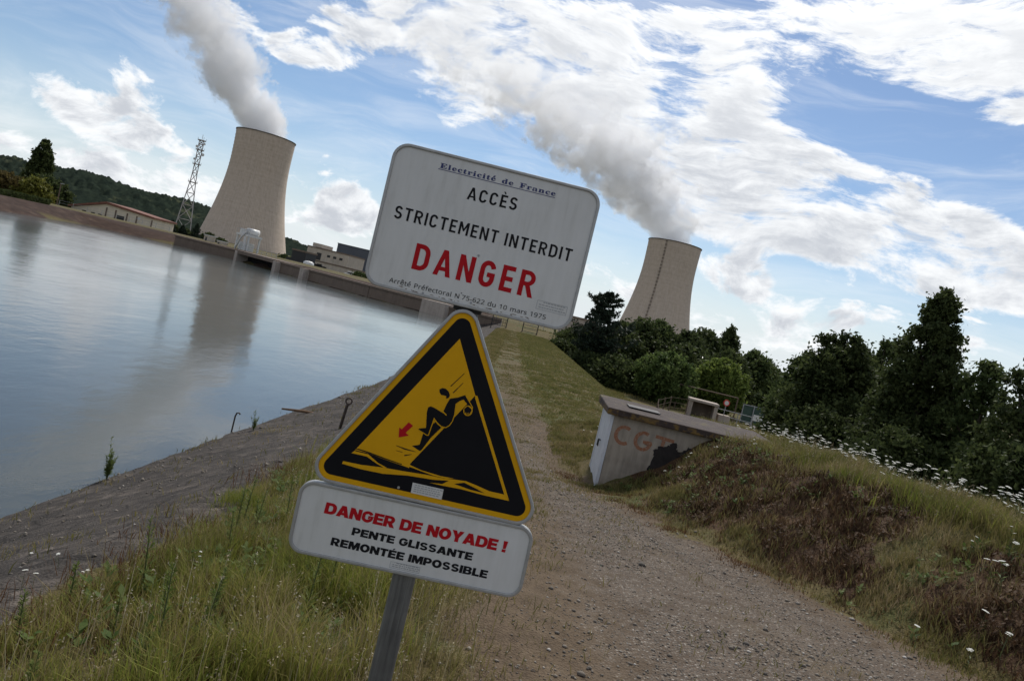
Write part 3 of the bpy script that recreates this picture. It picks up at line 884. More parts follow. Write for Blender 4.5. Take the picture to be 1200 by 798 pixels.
def quads_leaves(C, size, squash=1.0):
    """leaf-shaped quads at the points C with random turn"""
    n = len(C)
    a = rng.normal(size=(n, 3)); a /= np.linalg.norm(a, axis=1, keepdims=True)
    h = rng.normal(size=(n, 3)); b = np.cross(a, h); b /= np.linalg.norm(b, axis=1, keepdims=True) + 1e-9
    s = size * rng.uniform(.6, 1.3, (n, 1))
    a = a * s; b = b * s * .62 * squash
    V = np.stack([C - a * .9, C - b * .8 + a * .1, C + a, C + b * .8 - a * .05], 1).reshape(-1, 3)
    return V
def crown_points(r, h0, h1, profile, clumps, per, clump_r, seed):
    clumps = int(clumps * 2.3)
    g = np.random.default_rng(seed)
    t = g.uniform(0, 1, clumps * 6)
    w = np.array([profile(q) for q in t]); keep = g.uniform(0, w.max(), len(t)) < w
    t = t[keep][:clumps]; n = len(t)
    ang = g.uniform(0, 2 * np.pi, n)
    rad = np.array([profile(q) for q in t]) * r * np.sqrt(g.uniform(.12, 1.0, n)) * g.uniform(.82, 1.12, n)
    # a spine of clumps keeps the crown whole up to its tip
    ts = np.linspace(.02, 1.0, 26); k = len(ts)
    t = np.concatenate([t, ts]); ang = np.concatenate([ang, g.uniform(0, 6.28, k)])
    rad = np.concatenate([rad, np.array([profile(q) for q in ts]) * r * g.uniform(0, .35, k)]); n = len(t)
    C = np.stack([rad * np.cos(ang), rad * np.sin(ang), h0 + t * (h1 - h0)], 1)
    cr = clump_r * g.uniform(.6, 1.3, n) * np.array([max(.35, profile(q)) ** .6 for q in t])
    D = g.normal(size=(n, per, 3)); D /= np.linalg.norm(D, axis=2, keepdims=True)
    D *= np.abs(g.normal(0, .62, (n, per, 1))) + .1
    Pts = C[:, None, :] + D * cr[:, None, None] * np.array([1, 1, 1.05])
    return Pts.reshape(-1, 3), C
PROF = {
    'poplar': lambda t: max(.07, (1 - t) ** .60 * (.84 + .25 * min(1, t * 3))),
    'oval': lambda t: max(.10, math.sin(math.pi * min(1, max(0, .30 + .68 * t))) ** .55),
    'round': lambda t: max(.1, math.sqrt(max(0, 1 - (2 * t - .92) ** 2)) if abs(2 * t - .92) < 1 else .1),
    'bush': lambda t: max(.1, math.sqrt(max(0, 1 - (t * .97) ** 2.2))),
    'spire': lambda t: max(.04, min(1, t * 5 + .45) * (1 - t) ** .55 * .98),
    'cone': lambda t: max(.03, (1 - t) ** .9),
}
def tree(name, label, x, y, ztop, r, prof, leaf, m, clumps=90, per=110, clump_k=.27, trunk_k=.16, group=None, cat='tree', seed=None, base=None, low=None):
    seed = seed or (abs(hash((round(x, 1), round(y, 1)))) % 99991)
    z0 = float(H(x, y)) if base is None else base
    Ht = ztop - z0
    t = empty(name, label, cat, (x, y, z0), 0, group)
    h0 = Ht * (trunk_k if low is None else low)
    P, C = crown_points(r, h0, Ht * .985, PROF[prof], clumps, per, r * clump_k, seed)
    P[:, 2] = np.maximum(P[:, 2], .05)
    V = quads_leaves(P, leaf)
    n = len(P)
    link('crown', np_mesh('crown', V, np.arange(n * 4), np.full(n, 4)), m, t)
    w = MB(); tr = max(.05, Ht * .018)
    g = random.Random(seed)
    w.tube([(0, 0, -.4), (g.uniform(-.1, .1), g.uniform(-.1, .1), Ht * .35), (g.uniform(-.15, .15), 0, Ht * .85)], [tr * 1.25, tr, tr * .2], 8)
    for k in range(min(14, len(C))):
        c = C[(k * 7) % len(C)]; zb = min(c[2] * .8, max(h0 * .8, c[2] - .35 * math.hypot(c[0], c[1]) - .3))
        w.tube([(0, 0, zb), (c[0] * .5, c[1] * .5, zb + (c[2] - zb) * .4), tuple(c)], [tr * .5, tr * .3, tr * .1], 5)
    w.build('trunk', M_BARK, t, True)
    return t
def conifer(name, label, x, y, ztop, r, m, whorls=14, per=8, leaf=.3, open_=.5, group=None, droop=.25, base=None, wild=0.0):
    z0 = float(H(x, y)) if base is None else base
    Ht = ztop - z0
    t = empty(name, label, 'tree', (x, y, z0), 0, group)
    w = MB(); tr = Ht * .02; w.tube([(0, 0, -.4), (0, 0, Ht * .6), (0, 0, Ht)], [tr, tr * .55, tr * .08], 8)
    g = np.random.default_rng(int(abs(x) * 100 + y)); pts = []
    for k in range(whorls):
        q = min(.99, (k + .5 + g.uniform(-.5, .5) * wild) / whorls); z = Ht * (.12 + .87 * q); L = r * (1 - q) ** (.8 - .3 * wild) * g.uniform(.75 - .3 * wild, 1.2) + .15
        for j in range(per):
            a = 2 * math.pi * (j + g.uniform(-.3, .3)) / per + k; l = L * g.uniform(.6 - .3 * wild, 1.15)
            if g.uniform() < .15 * wild: continue
            e = (l * math.cos(a), l * math.sin(a), z - droop * l + g.uniform(-.1 - .2 * wild, .1 + .3 * wild) * l + .12 * l)
            mid = (e[0] * .55, e[1] * .55, z + .06 * l)
            w.tube([(0, 0, z - .1 * l), mid, e], [tr * .35, tr * .2, tr * .06], 4, cap=False)
            n = int((26 + 30 * (1 - q)) * (1 + 1.6 * wild))
            u = g.uniform(.15, 1.03, n) ** .8
            b0 = np.array([0, 0, z - .1 * l]); mm = np.array(mid); ee = np.array(e)
            p = b0 * ((1 - u) ** 2)[:, None] + mm * (2 * u * (1 - u))[:, None] + ee * (u * u)[:, None]
            side = np.array([-math.sin(a), math.cos(a), 0]); wd = (.10 + .26 * open_) * l * np.sin(np.clip(u, 0, 1) * 2.6)
            p = p + side * (g.uniform(-1, 1, n) * wd)[:, None] + np.stack([np.zeros(n), np.zeros(n), g.uniform(-.10, .05, n) * l], 1)
            pts.append(p)
    P = np.concatenate(pts); V = quads_leaves(P, leaf, .55); n = len(P)
    link('crown', np_mesh('crown', V, np.arange(n * 4), np.full(n, 4)), m, t)
    w.build('trunk', M_BARK, t, True)
    return t

# right hand trees below the dike
tree('poplar', 'tallest dark dense pointed tree at right, behind the flowery mound', 20.0, 38, 5.75, 3.1, 'poplar', .13, L_DARK, 190, 150, .20, .06, 'trees below the mound', seed=11)
tree('broadleaf_tree', 'dark bushy tree with twin rounded tops left of the tallest pointed tree', 19.9, 48, 3.1, 3.0, 'oval', .15, L_DARK, 150, 130, .23, .04, 'trees below the mound', seed=12)
tree('broadleaf_tree', 'dark rounded tree touching the left flank of the tallest pointed tree', 23.0, 49, 3.3, 3.0, 'oval', .15, L_MID, 130, 120, .24, .04, 'trees below the mound', seed=13)
tree('broadleaf_tree', 'leftmost shorter dark tree of the right hand clump, loose thin top', 20.6, 55, 1.6, 2.1, 'oval', .16, L_MID, 90, 90, .27, .05, 'trees below the mound', seed=14)
tree('broadleaf_tree', 'thin topped dark tree just right of the tallest pointed tree', 20.9, 34.5, 2.6, 1.9, 'oval', .12, L_MID, 90, 100, .25, .04, 'trees below the mound', seed=15)
tree('broadleaf_tree', 'dark loose tree cut by the right edge of the photo', 19.8, 30, 3.2, 1.7, 'oval', .11, L_DARK, 80, 100, .25, .05, 'trees below the mound', seed=16)
tree('thicket_bush', 'low dark bushy thicket at the right edge below the flowers', 16.6, 25, -.6, 2.3, 'bush', .10, L_DARK, 120, 130, .24, .0, 'bushes below the mound', 'bush', 17)
tree('thicket_bush', 'dark bush filling the gap under the tallest pointed tree', 16.9, 33, -1.4, 2.4, 'bush', .12, L_DARK, 120, 120, .24, .0, 'bushes below the mound', 'bush', 18)
tree('thicket_bush', 'dark bush at the foot of the twin topped tree', 18.2, 44, -1.6, 2.5, 'bush', .14, L_DARK, 110, 110, .25, .0, 'bushes below the mound', 'bush', 19)
tree('yellow_shrub', 'small yellow green shrub peeping out under the tallest pointed tree', 14.3, 30, -3.0, .75, 'bush', .07, L_OLIVE, 40, 70, .35, .0, None, 'bush', 20)
tree('yellow_shrub', 'small yellow green shrub at the left foot of the right hand clump', 20.9, 57, -3.6, .9, 'bush', .09, L_OLIVE, 40, 70, .35, .0, None, 'bush', 22)
# middle belt of trees
conifer('cedar', 'dark cedar with spiky layered branches right of the notice board', 9.6, 90, 4.6, 4.3, L_NEEDLE, 15, 9, .30, .75, None, .02, wild=1.0)
belt = [('dark rounded tree right beside the cedar', 13.2, 97, 1.1, 3.3, 'oval', L_DARK), ('dark bushy tree left of the right tower foot', 15.6, 101, 2.3, 3.2, 'oval', L_DARK),
        ('dark broad tree in front of the right tower foot', 18.6, 104, 2.7, 3.3, 'oval', L_MID), ('dark tree right of the tower foot, lower than its neighbours', 22.3, 101, 2.0, 2.9, 'oval', L_DARK),
        ('dark tree with a ragged crown left of the tallest one in the belt', 25.9, 108, 3.0, 2.9, 'oval', L_DARK), ('tallest tree in the belt right of the tower with upright tufts', 30.4, 112, 4.6, 2.9, 'spire', L_DARK),
        ('dark tree sloping down right of the tallest belt tree', 32.3, 104, 1.6, 3.3, 'oval', L_MID), ('small dark tree at the right end of the belt', 38.8, 118, .6, 3.0, 'oval', L_DARK), ('far dark tree in the gap before the right hand clump', 47, 132, -.4, 3.0, 'oval', L_MID),
        ('dark low tree behind the cedar', 9.0, 104, -.5, 2.8, 'oval', L_DARK), ('dark tree filling in behind the two round bushes', 20.5, 92, .2, 3.0, 'oval', L_DARK), ('dark tree behind the right round bush', 26.5, 96, .6, 3.0, 'oval', L_DARK)]
for i, (lab, x, y, zt, r, pr, m) in enumerate(belt):
    tree('broadleaf_tree', lab, x, y, zt, r * 1.15, pr, .26, m, 105, 110, .26, .05, 'trees in the belt below the dike', seed=40 + i)
tree('round_bush', 'left of two big round fresh green bushes', 15.9, 78, -.75, 2.85, 'round', .20, L_ROUND2, 170, 110, .19, .02, 'big round bushes', 'bush', 60)
tree('round_bush', 'right of two big round bushes, yellower green', 22.4, 82, -.1, 2.85, 'round', .21, L_ROUND, 150, 110, .20, .03, 'big round bushes', 'bush', 61)
for i, (lab, x, y, zt, r) in enumerate([('dark low shrub at the dike foot nearest the notice board', 7.8, 112, -2.1, 2.8), ('dark spreading shrub left of the round bushes', 11.6, 84, -2.7, 3.2), ('dark low shrub under the cedar', 9.0, 88, -3.3, 2.6), ('dark low shrub between cedar and left round bush', 13.0, 82, -3.6, 2.4), ('dark low shrub beyond the end of the grass edge', 6.5, 100, -2.9, 2.0)]):
    tree('low_shrub', lab, x, y, zt, r, 'bush', .24, L_DARK, 70, 80, .28, .0, 'dark shrubs at the dike foot', 'bush', 70 + i)
# far left shore
tree('cypress', 'tall dark narrow poplar tree on the far left shore', -192, 300, 20.6, 4.5, 'oval', .6, L_DARK, 150, 80, .24, .03, seed=80, base=-3.5)
tree('shore_bush', 'rust and olive bush at the left edge of the far shore', -156.5, 230, 3.3, 6.3, 'bush', .5, L_RUST, 90, 80, .25, .0, 'bushes on the far left shore', 'bush', 81, base=-3)
tree('shore_bush', 'olive green bush in front of the tall narrow tree', -147.5, 230, 3.8, 5.2, 'bush', .5, L_OLIVE, 80, 80, .25, .0, 'bushes on the far left shore', 'bush', 82, base=-3)
tree('shore_bush', 'dark bush between the tall narrow tree and the wooden pole', -160, 262, 5.0, 4.2, 'oval', .5, L_DARK, 80, 70, .26, .0, 'bushes on the far left shore', 'bush', 83, base=-3)
tree('shore_bush', 'dark green bush behind the rust coloured one', -170, 270, 6.2, 6.0, 'bush', .55, L_DARK, 80, 70, .26, .0, 'bushes on the far left shore', 'bush', 84, base=-3)
tree('shore_bush', 'round green bush behind the quay wall beside the white car', -51.5, 246, -.9, 2.6, 'round', .3, L_MID, 60, 70, .28, .0, None, 'bush', 85, base=-3)
for i, (lab, x, zt, r) in enumerate([('first small dark conifer by the left tower foot, shortest', -158, .4, 2.6), ('second small dark conifer by the left tower foot', -151.6, 2.3, 2.3), ('third small dark conifer by the left tower foot', -146.9, 1.2, 2.3), ('fourth small dark conifer by the left tower foot, nearest the cabins', -141, 3.4, 2.7), ('low dark conifer below the lattice mast', -164.5, .6, 2.9)]):
    conifer('small_conifer', lab, x, 330, zt, r, L_NEEDLE, 9, 7, .5, 1.0, 'small conifers by the left tower', .2, base=-4.2)
for i, (lab, x, zt, r) in enumerate([('dark scrub bush left of the lattice mast foot', -162, .9, 4.0), ('dark scrub bush under the lattice mast', -155, .3, 3.6), ('dark scrub bush among the small conifers', -148.5, -.4, 3.2), ('dark scrub bush hiding the left edge of the big cooling tower foot', -139, .2, 3.6), ('last dark scrub bush right of the small conifers', -133, -.9, 3.0)]):
    tree('scrub_bush', lab, x, 338, zt, r, 'bush', .5, L_DARK, 40, 60, .3, .0, 'dark scrub at the foot of the left tower', 'bush', 100 + i, base=-4.6)
for i, (lab, x, zt, r) in enumerate([('dark bush right of the big cooling tower foot', -82.5, -1.0, 2.6), ('dark bush between the big cooling tower and the black box building', -77.5, -.6, 2.8)]):
    tree('scrub_bush', lab, x, 266, zt, r, 'bush', .45, L_DARK, 40, 60, .3, .0, 'dark bushes beside the black box building', 'bush', 110 + i, base=-4.6)
# clipped hedge on the far left bank
hp = MB()
def hedge(x0, y0, x1, y1, h, wd, label):
    L = math.dist((x0, y0), (x1, y1)); n = int(L * 420)
    t_ = rng.uniform(0, 1, n); side = rng.uniform(-1, 1, n); up = rng.uniform(0, 1, n) ** .6
    x = x0 + (x1 - x0) * t_ + side * wd * .3; y = y0 + (y1 - y0) * t_ + side * wd
    z = -1.9 + up * h * (1 + .08 * np.sin(t_ * 40))
    V = quads_leaves(np.stack([x, y, z], 1), .22)
    tag(link('hedge', np_mesh('hedge', V, np.arange(n * 4), np.full(n, 4)), L_DARK), label, 'hedge')
hedge(-87.5, 118, -92, 148, 1.1, .6, 'low dark clipped hedge along the far left bank')

# ------------------------------------------------------------------ grass
def blade_mat(name, stops, trans=.3):
    def f(T, b):
        g = T.node('ShaderNodeNewGeometry')
        n = T.noise(g.outputs['Position'], 1.1, 3, .5)
        k = T.math('MULTIPLY_ADD', g.outputs['Random Per Island'], .55, T.math('MULTIPLY', T.step(n, .3, .7), .45))
        c = T.ramp(k, stops)
        T.put(b.inputs['Base Color'], c); b.inputs['Roughness'].default_value = .7; b.inputs['Specular IOR Level'].default_value = .15
        tr = T.node('ShaderNodeBsdfTranslucent'); T.put(tr.inputs[0], c)
        mx = T.node('ShaderNodeMixShader'); mx.inputs[0].default_value = trans
        T.l.new(b.outputs[0], mx.inputs[1]); T.l.new(tr.outputs[0], mx.inputs[2]); T.l.new(mx.outputs[0], T.out.inputs[0])
    return mat(name, f)
G_LUSH = blade_mat('grass_lush', [(.0, (.110, .155, .024)), (.40, (.215, .240, .044)), (.72, (.31, .28, .085)), (1, (.40, .32, .17))])
G_DRY = blade_mat('grass_dry', [(.0, (.085, .098, .026)), (.4, (.190, .172, .058)), (.75, (.270, .215, .105)), (1, (.38, .30, .185))])
G_SHORT = blade_mat('grass_short', [(.0, (.095, .115, .030)), (.5, (.185, .180, .060)), (.85, (.250, .205, .090)), (1, (.31, .24, .13))])
G_DEAD = blade_mat('grass_dead', [(.0, (.030, .016, .009)), (.5, (.085, .050, .028)), (.8, (.160, .105, .060)), (1, (.25, .18, .11))])
G_RED = blade_mat('grass_red', [(.0, (.075, .035, .018)), (.6, (.125, .065, .030)), (1, (.18, .11, .055))])

def blades(x, y, h, w, lean, curl=.5):
    n = len(x); z = H(x, y) - .01
    a = rng.uniform(0, 2 * np.pi, n); l = rng.uniform(0, 1, n) ** .7 * lean
    dx, dy = np.cos(a) * l * h, np.sin(a) * l * h
    b = rng.uniform(0, 2 * np.pi, n); wx, wy = np.cos(b) * w / 2, np.sin(b) * w / 2
    B = np.stack([x, y, z], 1)
    V = np.empty((n, 5, 3))
    V[:, 0] = B + np.stack([wx, wy, 0 * x], 1); V[:, 1] = B - np.stack([wx, wy, 0 * x], 1)
    M_ = B + np.stack([dx * .38, dy * .38, h * .58], 1)
    V[:, 2] = M_ - np.stack([wx, wy, 0 * x], 1) * .75; V[:, 3] = M_ + np.stack([wx, wy, 0 * x], 1) * .75
    V[:, 4] = B + np.stack([dx, dy, h * (1 - curl * l * .5)], 1)
    k = np.arange(n)[:, None] * 5
    loops = np.concatenate([k + np.array([0, 1, 2, 3]), k + np.array([3, 2, 4])], 1)
    tot = np.tile([4, 3], n)
    return V.reshape(-1, 3), loops, tot
def field(name, label, xr, yr, n, dens, hfun, w, lean, m, tuss=.75, tk=4.2):
    """n candidate blades over a rectangle, kept with the chance dens(x, y)"""
    y = yr[0] + (yr[1] - yr[0]) * rng.uniform(0, 1, n); x = rng.uniform(xr[0], xr[1], n)
    tus = sm(.36, .60, fbm(x * tk, y * tk, 91, 3))
    keep = rng.uniform(0, 1, n) < dens(x, y) * (1 - tuss + tuss * tus)
    x, y, tus = x[keep], y[keep], tus[keep]
    h = hfun(x, y) * (1 - .45 * tuss + .6 * tuss * tus) * rng.uniform(.45, 1.25, len(x))
    ww = (w(x, y) if callable(w) else w) * rng.uniform(.6, 1.4, len(x))
    v, l, t = blades(x, y, h, ww, lean)
    o = link(name, np_mesh(name, v, l, t), m)
    tag(o, label, 'grass', kind='stuff')
    return len(x)
edgeL = lambda x, y: .22 + .22 * sm(8.5, 5.5, y) + I(y, 0, -2.25, 14, -2.3, 28, -2.0, 110, -2.2)
pl = lambda y: path_edges(y)[0]
pr = lambda y: path_edges(y)[1]
nz = lambda x, y, s, seed: fbm(x * s, y * s, seed, 3)
cnt = []
def tmn(x, y): return (x - pr(y)) / np.maximum(I(y, 0, 6, 6, 5.9, 8, 5.5, 11, 5.1, 14, 4.1, 30, 3.4) - pr(y), .4)
# tall grass of the left shoulder
cnt.append(field('tall_grass', 'tall green and straw coloured grass on the left shoulder', (-2.4, .35), (1.2, 9), 120000,
      lambda x, y: sm(-.15, .25, x - edgeL(x, y) + (nz(x, y, 1.2, 5) - .5) * .7) * sm(.35, -.35, x - pl(y) + (nz(x, y, 1.5, 8) - .5) * .9) * (.35 + .65 * sm(.25, .5, nz(x, y, 1.4, 31))),
      lambda x, y: (.13 + .20 * nz(x, y, .9, 33)) * (.55 + .45 * sm(.1, .9, x - edgeL(x, y))), .0046, .75, G_LUSH))
cnt.append(field('tall_grass', 'tall green and straw coloured grass farther along the left shoulder', (-2.75, .3), (9, 26), 60000,
      lambda x, y: sm(-.1, .5, x - edgeL(x, y)) * sm(.3, -.3, x - pl(y)) * sm(.3, .5, nz(x, y, 1.1, 31)),
      lambda x, y: .16 + .16 * nz(x, y, .9, 33), .009, .75, G_LUSH))
cnt.append(field('straw_grass', 'dry straw stalks with seed heads among the green on the left shoulder', (-2.9, .5), (1.2, 20), 90000,
      lambda x, y: sm(-.1, .5, x - edgeL(x, y)) * sm(.5, -.2, x - pl(y)) * (.25 + .75 * sm(.40, .6, nz(x, y, .9, 37))),
      lambda x, y: .18 + .14 * nz(x, y, .9, 35), .0042, .8, G_DRY))
cnt.append(field('reddish_grass', 'reddish dry weeds at the edge of the stone bank', (-3.3, -.8), (2.2, 14), 26000,
      lambda x, y: sm(.9, .15, np.abs(x - edgeL(x, y) - .35)) * sm(.42, .6, nz(x, y, .8, 51)),
      lambda x, y: .10 + .10 * nz(x, y, .9, 36), .005, .8, G_RED))
def seedheads(name, label, xr, yr, n, dens, hr, m, size):
    y = rng.uniform(*yr, n); x = rng.uniform(*xr, n); k = rng.uniform(0, 1, n) < dens(x, y); x, y = x[k], y[k]; n = len(x)
    h = rng.uniform(*hr, n); a = rng.uniform(0, 6.28, n); l = rng.uniform(0, .3, n)
    top = np.stack([x + np.cos(a) * l * h, y + np.sin(a) * l * h, H(x, y) + h], 1)
    K = 7; P = top[:, None, :] + rng.normal(size=(n, K, 3)) * np.array([.006, .006, .020]) * size
    V1 = quads_leaves(P.reshape(-1, 3), .0065 * size, .8)
    B = np.stack([x, y, H(x, y)], 1); w_ = np.stack([np.cos(a + 1.57), np.sin(a + 1.57), 0 * a], 1) * .0011
    V2 = np.stack([B - w_, B + w_, top + w_ * .6, top - w_ * .6], 1).reshape(-1, 3)
    V = np.concatenate([V1, V2]); q = len(V) // 4
    tag(link(name, np_mesh(name, V, np.arange(q * 4), np.full(q, 4)), m), label, 'grass', kind='stuff')
G_SEED = blade_mat('grass_seed', [(.0, (.20, .15, .085)), (.5, (.33, .27, .17)), (1, (.50, .46, .36))], .3)
seedheads('seed_grass', 'pale grass seed heads over the left shoulder', (-2.3, .2), (1.6, 12), 2600, lambda x, y: sm(.0, .5, x - edgeL(x, y)) * (.25 + .75 * sm(.40, .6, nz(x, y, 1.3, 38))), (.14, .40), G_SEED, 1.0)
seedheads('seed_grass', 'pale grass seed heads over the mound crest', (3.0, 7.4), (3.5, 17), 2200, lambda x, y: sm(.5, 1.0, tmn(x, y)) * ((x > 5.4) | (y < 13.6) | (y > 15.9)), (.12, .34), G_SEED, 1.4)
# mound at the right: green crest, dry flank, dead patch
brn = brown_val
cnt.append(field('mound_grass', 'green and straw grass on the mound', (1.4, 8.0), (3.0, 22), 480000,
      lambda x, y: sm(-.45, .30, x - pr(y) + (nz(x, y, 1.3, 12) - .5) * 1.2) * (1 - .86 * brn(x, y)) * sm(9.0, 6.8, x) * (.35 + .65 * sm(.3, .55, nz(x, y, .9, 14))) * ((x < 1.9) | (x > 5.4) | (y < 13.6) | (y > 15.9)),
      lambda x, y: (.05 + .05 * sm(-.1, .2, tmn(x, y))) + .12 * sm(.5, 1.05, tmn(x, y)) + .06 * nz(x, y, 1.2, 15), lambda x, y: .004 + .0005 * y, .85, G_DRY, .55))
cnt.append(field('crest_grass', 'greener taller grass along the crest of the mound', (3.6, 7.6), (3.5, 22), 90000,
      lambda x, y: sm(.70, 1.0, tmn(x, y) + (nz(x, y, 1.0, 16) - .5) * .5) * ((x > 5.4) | (y < 13.6) | (y > 15.9)) * (1 - .6 * brn(x, y)),
      lambda x, y: .15 + .15 * nz(x, y, 1.2, 17), lambda x, y: .0045 + .0005 * y, .7, G_LUSH))
cnt.append(field('dead_weeds', 'dark brown withered weeds on the mound flank', (2.0, 6.5), (3.2, 16), 150000,
      lambda x, y: brn(x, y) * (.4 + .6 * sm(.4, .6, nz(x, y, 3.0, 18))) * ((x < 1.9) | (y < 13.6) | (y > 15.9)),
      lambda x, y: .06 + .13 * nz(x, y, 2.2, 19) ** 1.4, lambda x, y: .008 + .0006 * y, 1.1, G_DEAD))
cnt.append(field('straw_grass', 'pale dry straw scattered over the mound flank', (2.2, 6.8), (3.2, 16), 26000,
      lambda x, y: sm(0, .3, tmn(x, y)) * sm(.45, .65, nz(x, y, 1.6, 20)), lambda x, y: .12 + .06 * nz(x, y, 1.2, 21), .0055, 1.1, G_DRY))
# mown grass strip between the track and the outer edge, and the outer slope
cnt.append(field('short_grass', 'short yellow green grass on the dike beyond the shelter', (-.2, 9.5), (12.5, 40), 200000,
      lambda x, y: sm(-.35, .35, x - pr(y) + (nz(x, y, 1.3, 12) - .5) * .7) * (.4 + .6 * sm(.35, .55, nz(x, y, .7, 22))) * ((x < 1.85) | (x > 5.4) | (y < 13.5) | (y > 16.0)),
      lambda x, y: .05 + .07 * nz(x, y, .8, 23), lambda x, y: .004 + .00075 * y, .9, G_SHORT))
cnt.append(field('short_grass', 'short yellow green grass on the far half of the dike', (-.2, 12), (40, 108), 170000,
      lambda x, y: sm(-.3, .3, x - pr(y)) * (.5 + .5 * sm(.35, .55, nz(x, y, .5, 22))),
      lambda x, y: .08 + .09 * nz(x, y, .5, 23), lambda x, y: .0007 * y + .004, .9, G_SHORT))
cnt.append(field('plain_grass', 'green grass on the plain at the dike foot', (8, 48), (24, 118), 120000,
      lambda x, y: sm(.3, .5, nz(x, y, .15, 24)) * sm(2.0, 4.0, np.hypot((x - 29) * .6, 0) + 0 * y), lambda x, y: .16 + .1 * nz(x, y, .3, 25), lambda x, y: .03 + .0004 * y, .8, G_SHORT))
# tufts on the track and along its rims
cnt.append(field('litter_grass', 'reddish dead grass litter along the foot of the mound', (1.2, 5.2), (3.0, 15), 60000,
      lambda x, y: sm(.75, .1, np.abs(x - pr(y) - .05 + (nz(x, y, 1.2, 71) - .5) * .8)) * (.15 + .85 * sm(.4, .6, nz(x, y, 1.7, 72))) * ((x < 1.9) | (y < 13.6)),
      lambda x, y: .035 + .05 * nz(x, y, 2.0, 73), lambda x, y: .0045 + .0005 * y, 1.1, G_RED))
cnt.append(field('track_tufts', 'sparse dry tufts on the gravel track', (-.6, 5.0), (2.6, 40), 90000,
      lambda x, y: sm(-.1, .3, x - pl(y)) * sm(-.1, .3, pr(y) - x) * (.02 + sm(.58, .70, nz(x, y, 1.1, 26)) * .5 + .35 * sm(.16, .05, np.abs((x - pl(y)) / np.maximum(pr(y) - pl(y), .4) - .5) + (nz(x, y, 1.5, 28) - .5) * .3)),
      lambda x, y: .03 + .05 * nz(x, y, 2.0, 27), lambda x, y: .004 + .0006 * y, 1.1, G_DRY))
cnt.append(field('dry_grass', 'sparse dry grass between the left shoulder and the gravel', (-.6, 1.3), (2.3, 14), 60000,
      lambda x, y: sm(1.15, .25, x - pl(y) + (nz(x, y, 1.6, 81) - .5) * .9) * sm(-.3, .1, x - pl(y)) * (.12 + .6 * sm(.45, .62, nz(x, y, 1.8, 82))),
      lambda x, y: .04 + .07 * nz(x, y, 1.8, 83), lambda x, y: .0035 + .0005 * y, 1.1, G_DRY))
cnt.append(field('track_grass', 'thin dry grass creeping over the far track', (-1.6, 2.2), (12, 105), 230000,
      lambda x, y: sm(-.3, .1, x - pl(y)) * sm(-.3, .1, pr(y) - x) * I(y, 12, .15, 22, .60, 105, .9) * sm(.35, .6, nz(x, y, .8, 66)),
      lambda x, y: .03 + .05 * nz(x, y, .8, 67), lambda x, y: .003 + .0007 * y, 1.0, G_DRY))
cnt.append(field('left_grass', 'dry grass between the far track and the stone bank', (-2.6, .2), (14, 105), 130000,
      lambda x, y: sm(-.2, .2, x - edgeL(x, y) + .3) * sm(.3, -.2, x - pl(y)),
      lambda x, y: .06 + .08 * nz(x, y, .8, 68), lambda x, y: .003 + .0007 * y, .9, G_DRY))
cnt.append(field('bank_weeds', 'scattered small weeds in the joints of the stone bank', (-5.2, -2.2), (3, 40), 30000,
      lambda x, y: sm(.3, -.1, x - edgeL(x, y)) * (.06 + .7 * sm(.60, .72, nz(x, y, 1.2, 55))), lambda x, y: .05 + .08 * nz(x, y, 1.5, 56), lambda x, y: .005 + .0005 * y, .9, G_DRY))
print('blades', cnt, sum(cnt))

# broad-leaved ground weeds
def rosettes(name, label, xr, yr, n, dens, size, m):
    y = rng.uniform(*yr, n); x = rng.uniform(*xr, n); k = rng.uniform(0, 1, n) < dens(x, y); x, y = x[k], y[k]; n = len(x)
    K = 9; s_ = size * rng.uniform(.5, 1.3, (n, K)); a = rng.uniform(0, 6.28, (n, K)); up = rng.uniform(.15, .9, (n, K))
    B = np.stack([x, y, H(x, y) + .015], 1)[:, None, :] + np.zeros((n, K, 3)); B[..., 2] += rng.uniform(0, .09, (n, K))
    d = np.stack([np.cos(a), np.sin(a), up], -1) * s_[..., None]; e = np.stack([-np.sin(a), np.cos(a), 0 * a], -1) * s_[..., None] * .26
    V = np.stack([B, B + d * .55 + e, B + d, B + d * .55 - e], 2).reshape(-1, 3); q = len(V) // 4
    tag(link(name, np_mesh(name, V, np.arange(q * 4), np.full(q, 4)), m), label, 'weeds', kind='stuff')
L_BROAD = leaf_mat('weed_broad', (.055, .095, .022), (.130, .165, .050), .3)
rosettes('ground_weeds', 'small broad leaved weeds in the grass of the left shoulder', (-2.2, -.3), (1.8, 12), 900, lambda x, y: sm(-.1, .4, x - edgeL(x, y)) * sm(.42, .6, nz(x, y, 1.1, 61)), .055, L_BROAD)
rosettes('ground_weeds', 'small broad leaved weeds on the mound', (2.0, 7.0), (3.2, 15), 1500, lambda x, y: sm(-.1, .2, tmn(x, y)) * sm(.45, .6, nz(x, y, 1.1, 62)) * ((x > 5.4) | (y < 13.6) | (y > 15.9)), .055, L_BROAD)
rosettes('dead_clumps', 'dark dead weed clumps on the mound flank', (2.4, 6.3), (3.4, 15), 6000, lambda x, y: brn(x, y) * sm(.42, .58, nz(x, y, 2.2, 63)) * ((y < 13.6) | (y > 15.9)), .042, G_DEAD)

